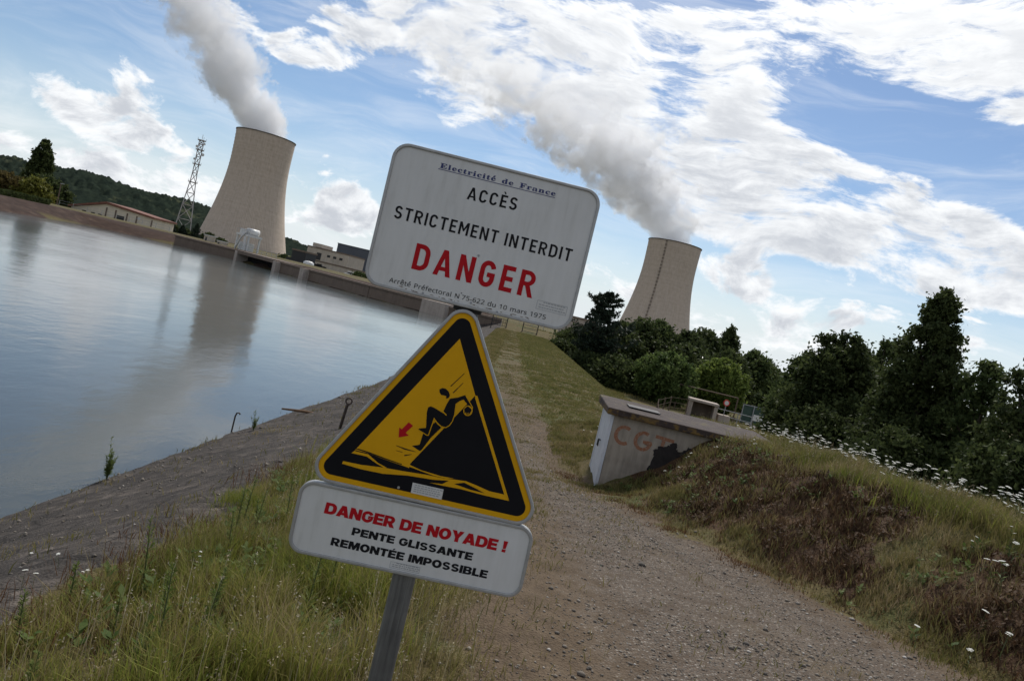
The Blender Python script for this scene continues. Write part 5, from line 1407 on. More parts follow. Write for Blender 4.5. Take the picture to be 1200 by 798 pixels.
# ------------------------------------------------------------------ the warning sign post
GL = json.loads('{"serif":{"E":[442,[[[14,0],[14,17],[44,20],[62,30],[72,48],[75,78],[75,369],[72,405],[62,425],[44,435],[16,439],[16,455],[399,455],[399,320],[383,320],[378,349],[369,373],[356,392],[340,406],[320,417],[295,424],[266,429],[232,430],[200,428],[186,417],[183,388],[183,246],[193,246],[232,252],[259,269],[269,282],[277,300],[283,321],[288,345],[304,345],[304,118],[287,118],[273,181],[259,201],[241,213],[185,222],[183,222],[183,67],[185,47],[192,35],[230,28],[254,28],[276,30],[295,34],[313,39],[345,53],[371,75],[393,105],[411,143],[430,143],[402,0]]]],"l":[200,[[[18,0],[18,16],[45,26],[52,56],[52,398],[47,429],[38,436],[20,439],[20,455],[148,455],[148,56],[154,26],[180,16],[180,0]]]],"c":[294,[[[156,-10],[119,-5],[87,11],[59,35],[38,68],[30,87],[24,106],[21,128],[19,150],[21,174],[25,196],[31,217],[40,237],[51,255],[64,271],[79,285],[96,297],[114,307],[133,313],[153,318],[175,319],[218,314],[250,298],[271,275],[277,245],[275,228],[266,215],[253,207],[236,204],[206,216],[196,251],[197,261],[197,271],[190,290],[169,297],[144,290],[126,269],[116,235],[112,187],[114,153],[118,123],[126,97],[137,76],[166,48],[204,38],[239,47],[271,72],[285,60],[258,30],[227,8],[193,-6]]]],"t":[229,[[[124,-9],[89,-4],[66,10],[53,36],[48,71],[48,279],[20,279],[20,300],[88,369],[129,424],[144,424],[144,310],[208,310],[208,279],[144,279],[144,82],[149,51],[157,43],[168,40],[189,49],[206,75],[222,66],[205,33],[182,9],[155,-5]]]],"r":[288,[[[18,0],[18,16],[45,26],[52,56],[52,252],[46,285],[20,293],[21,310],[146,310],[146,252],[165,280],[187,301],[210,314],[233,318],[258,315],[275,304],[286,287],[289,266],[287,248],[278,234],[265,225],[248,222],[222,231],[207,250],[189,260],[175,255],[162,241],[152,220],[149,192],[149,56],[152,37],[159,25],[197,16],[197,0]]]],"i":[199,[[[101,362],[81,366],[65,376],[54,393],[50,412],[54,432],[65,449],[81,460],[101,463],[120,460],[137,449],[147,432],[151,412],[147,393],[136,376],[120,366]],[[18,0],[18,16],[45,26],[52,56],[52,252],[47,285],[20,293],[21,310],[148,310],[148,56],[154,26],[180,16],[180,0]]]],"d":[371,[[[140,-10],[107,-5],[78,10],[53,35],[35,66],[28,85],[23,104],[20,125],[19,147],[21,172],[24,196],[29,217],[36,237],[55,272],[81,297],[112,313],[146,318],[168,316],[189,309],[207,297],[223,280],[223,401],[220,419],[212,430],[176,439],[176,455],[319,455],[319,75],[325,41],[335,32],[353,28],[353,11],[325,9],[294,6],[260,-1],[223,-10],[223,39],[207,18],[188,2],[166,-7]],[[171,28],[187,31],[202,41],[215,56],[223,76],[223,242],[217,257],[206,270],[174,281],[147,273],[130,250],[125,232],[121,210],[118,184],[118,153],[118,124],[120,98],[124,76],[130,58],[146,36]]]],"e":[301,[[[154,-10],[117,-5],[85,10],[58,35],[37,69],[29,88],[24,109],[21,132],[19,157],[21,180],[24,201],[30,222],[38,240],[59,273],[87,298],[120,313],[157,318],[185,316],[209,309],[230,297],[249,280],[264,259],[274,234],[281,206],[283,173],[283,166],[117,166],[123,112],[138,73],[164,50],[199,42],[219,45],[237,53],[254,67],[270,86],[285,73],[258,36],[228,11],[193,-5]],[[116,192],[201,192],[201,215],[193,277],[181,292],[161,297],[141,291],[127,274],[119,244],[116,203]]]],"F":[405,[[[15,0],[15,17],[45,23],[62,34],[72,53],[75,84],[75,375],[71,405],[61,423],[43,433],[14,439],[14,455],[394,455],[394,320],[377,320],[369,357],[355,385],[336,406],[310,420],[294,425],[275,428],[254,430],[230,431],[200,429],[186,421],[182,398],[182,247],[190,247],[229,253],[256,270],[266,284],[274,301],[280,322],[284,347],[302,347],[302,118],[285,118],[280,146],[274,168],[266,187],[257,200],[229,218],[189,224],[182,224],[182,81],[188,43],[196,31],[210,24],[257,17],[257,0]]]],"a":[344,[[[255,-10],[216,1],[200,35],[176,16],[151,2],[124,-6],[95,-9],[64,-4],[40,11],[25,34],[20,63],[23,84],[31,104],[45,121],[63,136],[88,150],[119,164],[156,177],[199,190],[199,241],[196,266],[187,282],[171,292],[148,296],[115,290],[104,274],[113,257],[123,231],[120,215],[110,202],[95,194],[77,191],[59,194],[45,203],[36,218],[33,236],[37,259],[49,278],[69,295],[95,308],[126,316],[162,318],[195,317],[223,312],[246,304],[263,292],[276,277],[285,259],[291,236],[293,210],[293,62],[295,40],[304,34],[320,42],[329,28],[312,11],[294,-1],[275,-8]],[[151,34],[174,41],[199,63],[199,169],[164,157],[138,139],[123,114],[118,84],[126,46]]]],"n":[381,[[[18,0],[18,16],[45,26],[52,56],[52,253],[46,284],[36,291],[19,294],[19,310],[148,310],[148,267],[168,290],[190,306],[215,315],[243,318],[281,312],[309,292],[325,258],[330,212],[330,56],[337,26],[347,19],[363,16],[363,0],[202,0],[202,16],[207,16],[228,26],[235,56],[235,217],[229,258],[219,268],[203,271],[173,262],[148,235],[148,56],[154,26],[164,19],[180,16],[180,0]]]]},"reg":{"A":[430,[[[0,0],[187,482],[242,482],[428,0],[366,0],[308,148],[118,148],[61,0]],[[138,202],[290,202],[236,347],[230,367],[221,396],[214,419],[203,378],[193,347]]]],"r":[278,[[[57,0],[57,360],[105,360],[112,294],[115,294],[135,322],[160,345],[190,361],[225,367],[247,366],[267,363],[260,308],[241,312],[221,313],[194,309],[169,298],[147,280],[131,256],[120,226],[116,192],[116,0]]]],"t":[243,[[[167,-7],[115,3],[94,16],[77,37],[65,66],[62,105],[62,314],[11,314],[11,343],[62,366],[86,443],[121,443],[121,360],[225,360],[225,314],[121,314],[121,106],[125,77],[137,57],[155,46],[177,42],[205,44],[228,49],[228,4],[201,-4]]]],"e":[379,[[[210,-7],[185,-5],[162,-2],[140,5],[120,14],[101,26],[85,40],[71,57],[59,76],[49,98],[42,122],[38,149],[37,177],[38,206],[42,232],[48,257],[57,279],[68,299],[81,316],[96,331],[112,344],[131,354],[151,361],[173,365],[196,367],[218,365],[239,362],[258,355],[276,347],[305,322],[327,290],[335,271],[340,250],[343,228],[345,204],[345,169],[98,169],[101,140],[107,115],[116,93],[129,76],[146,62],[165,52],[188,46],[213,44],[274,50],[328,69],[328,17],[274,-1]],[[99,216],[283,216],[277,257],[261,290],[234,311],[195,318],[158,312],[129,291],[118,276],[109,259],[103,238]]]],"P":[407,[[[65,0],[65,480],[192,480],[236,477],[273,470],[304,459],[329,443],[348,422],[361,398],[369,370],[372,338],[368,300],[354,264],[344,248],[330,233],[314,220],[294,208],[272,199],[245,192],[215,188],[181,187],[126,187],[126,0]],[[126,238],[174,238],[206,240],[234,244],[257,251],[276,261],[291,274],[301,290],[308,311],[310,336],[302,376],[280,405],[263,415],[242,422],[216,426],[187,428],[126,428]]]],"f":[232,[[[73,0],[73,314],[10,314],[10,342],[73,362],[73,383],[75,415],[81,443],[91,465],[104,483],[121,497],[141,506],[164,512],[190,514],[229,510],[260,502],[244,455],[220,462],[191,465],[165,460],[147,446],[136,420],[132,383],[132,360],[223,360],[223,314],[132,314],[132,0]]]],"c":[323,[[[201,-7],[178,-5],[156,-2],[136,4],[117,13],[99,24],[83,38],[70,54],[58,73],[49,95],[42,120],[38,147],[37,178],[38,210],[42,238],[49,264],[59,286],[71,306],[85,322],[101,336],[119,347],[139,356],[160,362],[182,365],[206,367],[259,361],[300,347],[282,298],[244,310],[204,315],[158,306],[125,281],[105,238],[98,179],[100,148],[105,121],[113,98],[124,79],[138,64],[156,53],[177,46],[201,44],[253,50],[294,65],[294,13],[254,-2]]]],"o":[407,[[[202,-7],[179,-5],[157,-1],[136,6],[117,15],[100,27],[84,42],[70,59],[58,79],[49,101],[42,125],[38,152],[37,181],[40,223],[48,260],[62,292],[82,318],[106,339],[135,355],[168,364],[204,367],[228,365],[250,361],[271,354],[290,345],[308,333],[324,318],[337,301],[349,282],[358,260],[365,236],[369,209],[370,181],[367,139],[359,101],[345,69],[325,42],[300,21],[271,6],[239,-4]],[[203,42],[229,45],[251,52],[269,63],[283,80],[295,100],[303,123],[307,150],[309,181],[307,211],[303,238],[295,261],[283,281],[269,297],[251,308],[229,315],[203,317],[177,315],[155,308],[137,297],[123,281],[112,261],[104,238],[100,211],[98,181],[100,150],[104,123],[112,100],[123,80],[138,63],[156,52],[178,45]]]],"a":[377,[[[144,-7],[121,-5],[100,0],[80,8],[63,19],[49,34],[39,52],[33,74],[31,100],[34,125],[41,148],[55,167],[73,183],[97,196],[127,206],[162,212],[203,215],[265,217],[265,238],[260,277],[245,301],[222,314],[190,318],[136,310],[89,291],[71,335],[126,357],[193,366],[224,364],[251,359],[273,350],[291,337],[305,321],[314,300],[320,275],[322,245],[322,0],[279,0],[268,51],[265,51],[241,25],[216,7],[185,-3]],[[158,41],[200,47],[234,66],[247,80],[256,98],[262,119],[264,144],[264,176],[211,174],[180,172],[154,167],[133,161],[118,152],[98,130],[92,99],[97,73],[110,55],[132,44]]]],"l":[174,[[[57,0],[57,510],[116,510],[116,0]]]],"N":[511,[[[65,0],[65,480],[135,480],[391,83],[394,83],[392,115],[390,162],[389,209],[389,480],[445,480],[445,0],[375,0],[118,398],[116,398],[119,340],[121,268],[121,0]]]],"7":[385,[[[91,0],[288,426],[30,426],[30,480],[351,480],[351,434],[156,0]]]],"5":[385,[[[167,-7],[97,0],[42,19],[42,75],[101,52],[167,44],[192,45],[215,50],[235,58],[253,69],[267,83],[277,101],[283,122],[285,147],[278,189],[257,219],[240,230],[219,238],[194,243],[165,244],[122,241],[83,234],[54,253],[72,480],[312,480],[312,426],[122,426],[111,287],[142,291],[185,294],[220,292],[251,285],[279,273],[302,257],[321,237],[335,213],[343,185],[346,153],[343,118],[334,87],[319,59],[299,36],[273,17],[242,4],[207,-4]]]],"6":[385,[[[200,-7],[178,-5],[157,-1],[137,6],[118,16],[100,29],[84,45],[71,64],[59,86],[49,111],[42,139],[38,170],[37,205],[46,307],[51,331],[59,354],[68,376],[79,397],[92,417],[108,434],[125,449],[146,462],[169,473],[195,480],[224,485],[257,486],[288,485],[316,480],[316,430],[288,436],[258,438],[215,434],[181,422],[153,404],[132,380],[117,351],[106,318],[96,244],[100,244],[119,266],[143,284],[174,296],[214,300],[243,298],[270,291],[294,279],[314,262],[331,241],[343,216],[350,187],[353,154],[350,119],[342,87],[329,60],[311,36],[289,17],[263,4],[233,-4]],[[199,43],[238,50],[268,70],[279,86],[288,105],[293,128],[294,154],[288,195],[271,227],[242,247],[201,254],[172,251],[146,241],[126,226],[110,208],[100,187],[97,166],[108,108],[122,82],[142,61],[168,48]]]],"2":[385,[[[32,0],[32,49],[158,176],[219,240],[257,296],[266,324],[269,355],[263,390],[246,415],[219,431],[185,436],[152,433],[123,424],[69,390],[38,430],[102,470],[121,477],[141,482],[162,485],[185,486],[217,484],[245,478],[270,467],[291,452],[308,434],[320,412],[327,387],[330,359],[326,322],[314,288],[271,224],[207,155],[107,56],[107,54],[349,54],[349,0]]]],"d":[414,[[[185,-7],[153,-4],[124,5],[99,20],[77,40],[60,66],[47,98],[39,136],[37,179],[39,223],[47,261],[60,293],[78,319],[100,340],[125,355],[153,364],[185,367],[223,363],[254,351],[297,314],[301,314],[299,339],[297,367],[297,510],[356,510],[356,0],[308,0],[300,48],[297,48],[278,27],[254,9],[223,-3]],[[194,42],[221,44],[243,50],[261,60],[274,74],[284,91],[292,113],[296,138],[298,168],[298,179],[296,210],[292,238],[285,262],[275,282],[262,297],[244,309],[221,315],[193,318],[171,315],[152,308],[135,296],[122,280],[111,259],[104,235],[100,208],[98,178],[100,148],[104,121],[111,98],[122,78],[135,62],[152,51],[171,45]]]],"u":[416,[[[184,-7],[153,-5],[127,1],[104,11],[86,25],[72,42],[61,65],[55,92],[53,124],[53,360],[113,360],[113,128],[118,91],[133,64],[158,48],[193,42],[220,44],[243,51],[262,61],[276,76],[286,95],[293,117],[297,143],[299,173],[299,360],[358,360],[358,0],[310,0],[301,48],[298,48],[277,23],[250,6],[218,-3]]]],"1":[385,[[[181,0],[181,335],[181,381],[183,418],[164,399],[142,380],[91,339],[60,379],[189,480],[238,480],[238,0]]]],"0":[385,[[[191,-7],[153,-3],[121,10],[93,30],[72,59],[55,95],[43,137],[35,186],[33,240],[34,278],[37,313],[42,344],[49,373],[58,399],[69,422],[83,441],[99,458],[118,470],[140,480],[164,485],[191,487],[229,483],[262,471],[289,450],[312,422],[329,386],[341,344],[349,296],[351,240],[350,203],[347,169],[342,137],[335,108],[326,82],[314,59],[300,39],[284,23],[265,10],[243,1],[219,-5]],[[191,44],[216,47],[237,56],[255,71],[268,92],[278,120],[286,154],[290,194],[291,240],[290,286],[286,326],[278,360],[268,388],[255,409],[237,424],[216,433],[191,437],[166,433],[145,424],[128,409],[115,388],[105,360],[98,326],[93,286],[92,240],[93,194],[98,154],[105,120],[115,93],[128,71],[145,56],[166,47]]]],"m":[628,[[[57,0],[57,360],[105,360],[113,311],[117,311],[137,336],[162,353],[192,363],[223,367],[262,363],[293,352],[317,333],[333,306],[336,306],[358,333],[386,352],[418,363],[452,367],[481,365],[505,359],[526,349],[543,335],[557,317],[566,295],[572,267],[574,234],[574,0],[515,0],[515,232],[511,269],[497,296],[474,312],[442,317],[418,315],[397,309],[380,300],[367,287],[357,270],[350,250],[346,226],[345,199],[345,0],[286,0],[286,232],[281,269],[268,296],[245,312],[212,317],[187,315],[166,309],[150,298],[137,283],[128,265],[121,242],[117,216],[116,187],[116,0]]]],"s":[322,[[[148,-7],[83,-1],[35,16],[35,70],[87,50],[149,41],[188,45],[214,55],[229,72],[234,94],[227,118],[200,140],[146,164],[86,191],[48,223],[38,244],[34,271],[44,312],[72,342],[92,353],[115,360],[140,365],[169,367],[231,360],[284,343],[264,296],[216,312],[165,318],[133,315],[110,307],[95,293],[91,275],[99,249],[129,229],[183,206],[242,180],[279,147],[288,126],[291,99],[289,75],[282,53],[270,35],[253,20],[231,8],[207,0],[179,-5]]]],"9":[385,[[[129,-7],[98,-5],[69,0],[69,50],[128,42],[171,46],[205,57],[233,75],[254,99],[269,128],[280,161],[289,235],[285,235],[267,214],[243,196],[211,183],[171,179],[142,182],[115,189],[92,201],[72,217],[55,238],[43,263],[36,292],[34,324],[35,349],[38,371],[44,392],[53,411],[76,443],[106,467],[124,475],[143,481],[164,485],[187,486],[209,485],[230,480],[250,473],[269,463],[287,450],[302,434],[316,415],[328,393],[337,368],[344,340],[348,309],[349,275],[340,173],[335,149],[327,125],[318,103],[307,82],[294,63],[279,46],[261,31],[240,17],[217,7],[191,-1],[161,-5]],[[184,226],[214,229],[240,239],[261,254],[276,272],[286,292],[289,314],[278,371],[264,397],[244,418],[218,432],[187,437],[149,430],[119,409],[107,393],[99,374],[94,351],[92,325],[98,284],[115,252],[143,232]]]],"-":[217,[[[27,154],[27,206],[189,206],[189,154]]]]}}')
YAW, LEAN = .0370, .0175
ex = Vector((math.cos(YAW), math.sin(YAW), 0)); nn_ = Vector((-math.sin(YAW), math.cos(YAW), 0))
ez = Vector((0, 0, 1)) * math.cos(LEAN) + nn_ * math.sin(LEAN); ey = ez.cross(ex)
O = Vector((-.17733, 2.5, .04719))
AX, FOOT = .014, -1.76
Mx = Matrix.Identity(4)
for i in range(3): Mx[i][0] = ex[i]; Mx[i][1] = ey[i]; Mx[i][2] = ez[i]; Mx[i][3] = (O + ex * AX + ez * FOOT)[i]
root = bpy.data.objects.new('sign_post', None); COL.objects.link(root); root.empty_display_size = .2
root.matrix_world = Mx
tag(root, 'steel post carrying a white notice, a yellow triangle warning and a white danger plate', 'warning sign')

def plate_white(T, b):
    P = T.node('ShaderNodeTexCoord').outputs['Object']
    n = T.noise(P, 5, 6, .6); s = T.noise(T.vmath('MULTIPLY', P, (1, 1, .12)), 40, 3, .6)
    c = T.ramp(T.math('MULTIPLY_ADD', s, .5, T.math('MULTIPLY', n, .5)), [(.28, (.47, .465, .44)), (.46, (.58, .58, .56)), (.66, (.63, .63, .615))])
    T.put(b.inputs['Base Color'], c); b.inputs['Roughness'].default_value = .42
M_PW = mat('plate_white', plate_white)
M_RIM = plain('plate_rim', (.36, .36, .35), .42, .35, .15, 18)
M_YEL = plain('sign_yellow', (.66, .34, .006), .42, var=.05, scale=6)
M_BLK = plain('sign_black', (.007, .007, .009), .40, var=.2, scale=6)
M_TXT = plain('ink_black', (.012, .012, .014), .5, var=.1)
M_RED = plain('ink_red', (.42, .008, .014), .5, var=.06)
M_BLUE = plain('ink_blue', (.022, .030, .13), .5, var=.06)
M_LINE = plain('ink_grey', (.30, .31, .32), .5, var=.06)
def postmat(T, b):
    P = T.node('ShaderNodeTexCoord').outputs['Object']
    n = T.noise(T.vmath('MULTIPLY', P, (1, 1, .05)), 90, 3, .6); m_ = T.noise(P, 9, 5, .6)
    T.put(b.inputs['Base Color'], T.ramp(T.math('MULTIPLY_ADD', n, .6, T.math('MULTIPLY', m_, .4)), [(.35, (.10, .10, .098)), (.65, (.21, .212, .205))]))
    b.inputs['Roughness'].default_value = .5; b.inputs['Metallic'].default_value = .35
M_POST = mat('post_steel', postmat)

for _mm in (M_BLK, M_TXT, M_RED, M_YEL):
    _b = next(n for n in _mm.node_tree.nodes if n.type == 'BSDF_PRINCIPLED')
    _b.inputs['Specular IOR Level'].default_value = .12; _b.inputs['Roughness'].default_value = .6

def rrect(w, h, r, n=8):
    p = []
    for cx, cy, a in ((w / 2 - r, h / 2 - r, 0), (-w / 2 + r, h / 2 - r, 90), (-w / 2 + r, -h / 2 + r, 180), (w / 2 - r, -h / 2 + r, 270)):
        p += arc(cx, cy, r, r, a, a + 90, n)
    return p
def rtri(inset, r, w=.8013, h=.6969, n=10):
    """rounded triangle: sharp triangle of base w, height h set in by `inset`, corners rounded by r"""
    A, B, C = Vector((w / 2, 0)), Vector((0, h)), Vector((-w / 2, 0)); P = [A, B, C]
    def off(d):
        q = []
        for i in range(3):
            a, b, c = P[i - 1], P[i], P[(i + 1) % 3]
            u = (a - b).normalized(); v = (c - b).normalized(); half = math.acos(max(-1, min(1, u.dot(v)))) / 2
            q.append(b + (u + v).normalized() * d / math.sin(half))
        return q
    ctr = off(inset + r); out = []
    for i in range(3):
        a, b, c = P[i - 1], P[i], P[(i + 1) % 3]
        d1 = (b - a).normalized(); d2 = (c - b).normalized()
        a1 = math.degrees(math.atan2(-d1.x, d1.y)); a2 = math.degrees(math.atan2(-d2.x, d2.y))
        while a2 < a1: a2 += 360
        out += arc(ctr[i].x, ctr[i].y, r, r, a1, a2, n)
    return out

def plate(name, cx, cz, rot, outer, inner, m, depth=.026):
    """folded metal plate: grey rim flange around a face sheet"""
    w = MB()
    w.ring(outer, inner, -.0055, depth)
    back = MB()
    o = w.build(name, M_RIM, root)
    md = o.modifiers.new('bevel', 'BEVEL'); md.width = .0028; md.segments = 3; md.limit_method = 'ANGLE'; md.angle_limit = R(50)
    o.location = (cx - AX, 0, cz - FOOT); o.rotation_euler = (0, -rot, 0)
    f = MB(); f.prism(inner, -.0, .006)
    f.build('face', m, o)
    return o

# post: steel box with two shallow grooves, collars behind the plates
w = MB()
w.prism([(-.038, -.3), (.038, -.3), (.038, 2.06), (-.038, 2.06)], .032, .092)
pst = w.build('post', M_POST, root, bevel=.007)
w = MB()
for x in (-.017, 0.0, .017): w.box(x - .0018, x + .0018, .0285, .0318, -.3, 2.05)
w.build('groove', M_POST, pst)
def clamp_at(z):
    w = MB(); w.box(-.047, .047, .0275, .098, z - .022, z + .022); w.build('clamp', M_DARK, root, bevel=.004)
for z in (-FOOT - .075, -FOOT + .33, -FOOT - .64, -FOOT - .30, -FOOT - .82): clamp_at(z)

# ---- lettering helpers
ACC = {'é': ('e', 'acute'), 'É': ('E', 'acute'), 'ê': ('e', 'circ'), 'è': ('e', 'grave'), 'È': ('E', 'grave')}
def accent(kind, cx, y, s=1.0):
    if kind == 'acute': return [(cx - 45 * s, y), (cx + 25 * s, y), (cx + 115 * s, y + 150 * s), (cx + 15 * s, y + 150 * s)]
    if kind == 'grave': return [(cx + 45 * s, y), (cx - 25 * s, y), (cx - 115 * s, y + 150 * s), (cx - 15 * s, y + 150 * s)]
    return [(cx - 130, y), (cx - 60, y), (cx, y + 80), (cx + 60, y), (cx + 130, y), (cx + 45, y + 150), (cx - 45, y + 150)]
def layout(fam, text, track=0, space=200):
    loops = []; x = 0
    for c in text:
        if c == ' ': x += space; continue
        if c == '°':
            o = arc(x + 70, 640, 60, 60, 0, 330, 11); i = arc(x + 70, 640, 28, 28, 0, 330, 11); loops += [o, i]; x += 150 + track; continue
        b, ac = ACC.get(c, (c, None))
        adv, gl = GL[fam][b]
        for s in gl: loops.append([(p[0] + x, p[1]) for p in s])
        if ac:
            xs = [p[0] for s in gl for p in s]; top = max(p[1] for s in gl for p in s)
            loops.append([(a + x, q) for a, q in accent(ac, (min(xs) + max(xs)) / 2, top + 35)])
        x += adv + track
    return loops
def text_on(plate_o, name, fam, text, x0, x1, y0, y1, ybase, cap, m, track=0, offset=0.0, shear=0.0, space=200, depth=-.0008, label=None):
    """text between x0..x1 (mm); baseline y0 at the left and y1 at the right; cap height in mm"""
    loops = road_layout(text, track) if fam == 'road' else road_layout(text, track, heavy_glyph, space) if fam == 'heavy' else layout(fam, text, track, space)
    xs = [p[0] for l in loops for p in l]; a, b = min(xs), max(xs)
    kx = (x1 - x0) / (b - a); ky = cap / (1000.0 if fam in ('road', 'heavy') else 714.0)
    def xf(x, z):
        x = x * 1000; z = z * 1000
        return (x0 + (x - a) * kx + z * ky * shear) / 1000.0, (y0 + (y1 - y0) * (x - a) / (b - a) + z * ky) / 1000.0
    L = [[(p[0] / 1000, p[1] / 1000) for p in l] for l in loops]
    return flat(name, L, m, plate_o, depth, xf, offset, label)
# road-sign capitals drawn from strokes (cap height 1)
def road_glyph(c, w=.155):
    h = w / 2
    if c == 'I': return w, [[(0, 0), (w, 0), (w, 1), (0, 1)]]
    if c == 'E': W = .47; return W, [[(0, 0), (W, 0), (W, w), (w, w), (w, .5 - h), (W * .9, .5 - h), (W * .9, .5 + h), (w, .5 + h), (w, 1 - w), (W, 1 - w), (W, 1), (0, 1)]]
    if c == 'T': W = .54; return W, [[(W / 2 - h, 0), (W / 2 + h, 0), (W / 2 + h, 1 - w), (W, 1 - w), (W, 1), (0, 1), (0, 1 - w), (W / 2 - h, 1 - w)]]
    if c == 'N': W = .58; return W, [[(0, 0), (w, 0), (w, .68), (W - w * 1.05, 0), (W, 0), (W, 1), (W - w, 1), (W - w, .32), (w * 1.05, 1), (0, 1)]]
    if c == 'M': W = .70; return W, [[(0, 0), (w, 0), (w, .66), (W / 2 - .03, .28), (W / 2 + .03, .28), (W - w, .66), (W - w, 0), (W, 0), (W, 1), (W - w * 1.05, 1), (W / 2, .50), (w * 1.05, 1), (0, 1)]]
    if c == 'A': W = .64; return W, [[(0, 0), (w * 1.02, 0), (.195, .20), (.445, .20), (W - w * 1.02, 0), (W, 0), (.40, 1), (.24, 1)], [(.225, .33), (.32, .74), (.415, .33)]]
    if c == 'D': W = .57; return W, [[(0, 0), (.25, 0)] + arc(W - .32, .34, .32, .34, -90, 0, 8) + arc(W - .32, .66, .32, .34, 0, 90, 8) + [(0, 1)],
                                     [(w, w), (.25, w)] + arc(W - .32, .34, .32 - w, .34 - w, -90, 0, 8) + arc(W - .32, .66, .32 - w, .34 - w, 0, 90, 8) + [(w, 1 - w)]]
    if c == 'R': W = .57; return W, [[(0, 0), (w, 0), (w, .42), (.235, .42), (.41, 0), (W, 0), (.385, .45)] + arc(.27, .71, .285, .29, -55, 90, 12) + [(0, 1)], [(w, .56), (w, 1 - w)] + arc(.27, .71, .14, .148, 90, -90, 12)]
    if c == 'C': W = .55; return W, [stroke(arc(.27 + .0, .68, .20, .25, 12, 180, 10) + arc(.27, .32, .20, .25, 180, 348, 10), w)]
    if c == 'G': W = .58; return W, [stroke(arc(.28, .68, .205, .25, 14, 180, 10) + arc(.28, .32, .205, .25, 180, 360, 10) + [(.485, .47), (.29, .47)], w)]
    if c == 'S': W = .53; return W, [stroke(arc(.265, .715, .185, .212, 18, 250, 14) + arc(.265, .285, .195, .212, 70, -165, 14), w)]
# broad black capitals of the lower plate
def heavy_glyph(c):
    hole = [(.28, .53), (.28, .80)] + arc(.46, .665, .12, .135, 90, -90, 8)
    if c == 'E': return .78, [[(0, 0), (.78, 0), (.78, .22), (.28, .22), (.28, .40), (.72, .40), (.72, .61), (.28, .61), (.28, .78), (.77, .78), (.77, 1), (0, 1)]]
    if c == 'D': return .93, [[(0, 0), (.45, 0)] + arc(.50, .44, .43, .44, -90, 0, 8) + arc(.50, .56, .43, .44, 0, 90, 8) + [(0, 1)], [(.28, .22), (.42, .22)] + arc(.45, .42, .20, .20, -90, 0, 6) + arc(.45, .58, .20, .20, 0, 90, 6) + [(.28, .78)]]
    if c == 'A': return 1.0, [[(0, 0), (.30, 0), (.355, .17), (.645, .17), (.70, 0), (1, 0), (.67, 1), (.33, 1)], [(.42, .37), (.58, .37), (.5, .67)]]
    if c == 'N': return .93, [[(0, 0), (.27, 0), (.27, .56), (.62, 0), (.93, 0), (.93, 1), (.66, 1), (.66, .44), (.31, 1), (0, 1)]]
    if c == 'G': return .93, [stroke(arc(.46, .615, .325, .275, 22, 180, 12) + arc(.46, .385, .325, .275, 180, 350, 12) + [(.80, .47), (.53, .47)], .23)]
    if c == 'R': return .90, [[(0, 0), (.28, 0), (.28, .33), (.36, .33), (.56, 0), (.90, 0), (.66, .38)] + arc(.50, .675, .35, .325, -50, 90, 10) + [(0, 1)], hole]
    if c == 'P': return .84, [[(0, 0), (.28, 0), (.28, .32), (.46, .32)] + arc(.49, .66, .35, .34, -90, 90, 12) + [(0, 1)], hole]
    if c == 'O': return .99, [arc(.495, .5, .495, .52, 0, 350, 34), arc(.495, .5, .21, .28, 0, 350, 24)]
    if c == 'Y': return .94, [[(.33, 0), (.61, 0), (.61, .40), (.94, 1), (.62, 1), (.47, .66), (.32, 1), (0, 1), (.33, .40)]]
    if c == 'L': return .72, [[(0, 0), (.72, 0), (.72, .23), (.28, .23), (.28, 1), (0, 1)]]
    if c == 'T': return .82, [[(.27, 0), (.55, 0), (.55, .77), (.82, .77), (.82, 1), (0, 1), (0, .77), (.27, .77)]]
    if c == 'I': return .28, [[(0, 0), (.28, 0), (.28, 1), (0, 1)]]
    if c == 'M': return 1.12, [[(0, 0), (.25, 0), (.25, .55), (.47, 0), (.65, 0), (.87, .55), (.87, 0), (1.12, 0), (1.12, 1), (.75, 1), (.56, .48), (.37, 1), (0, 1)]]
    if c == 'S': return .85, [stroke(arc(.42, .705, .28, .195, 18, 250, 14) + arc(.43, .295, .29, .195, 70, -162, 14), .21)]
    if c == 'B': return .90, [[(0, 0), (.50, 0)] + arc(.56, .28, .34, .28, -90, 62, 9) + arc(.54, .74, .31, .26, -48, 90, 9) + [(0, 1)], [(.28, .19), (.48, .19)] + arc(.50, .305, .11, .115, -90, 90, 6) + [(.28, .42)], [(.28, .60), (.46, .60)] + arc(.48, .705, .10, .105, -90, 90, 6) + [(.28, .81)]]
    if c == '!': return .30, [[(.05, .32), (.25, .32), (.31, 1), (-.01, 1)], [(.01, 0), (.29, 0), (.29, .22), (.01, .22)]]
def road_layout(text, track, glyph=None, space=330):
    loops = []; x = 0
    for c in text:
        if c == ' ': x += space; continue
        b, ac = ACC.get(c, (c, None)); W, gl = (glyph or road_glyph)(b)
        loops += [[(p[0] * 1000 + x, p[1] * 1000) for p in l] for l in gl]
        if ac: loops.append([(a + x, q) for a, q in accent(ac, W * 500 + 20, 1075, 1.25)])
        x += W * 1000 + track
    return loops

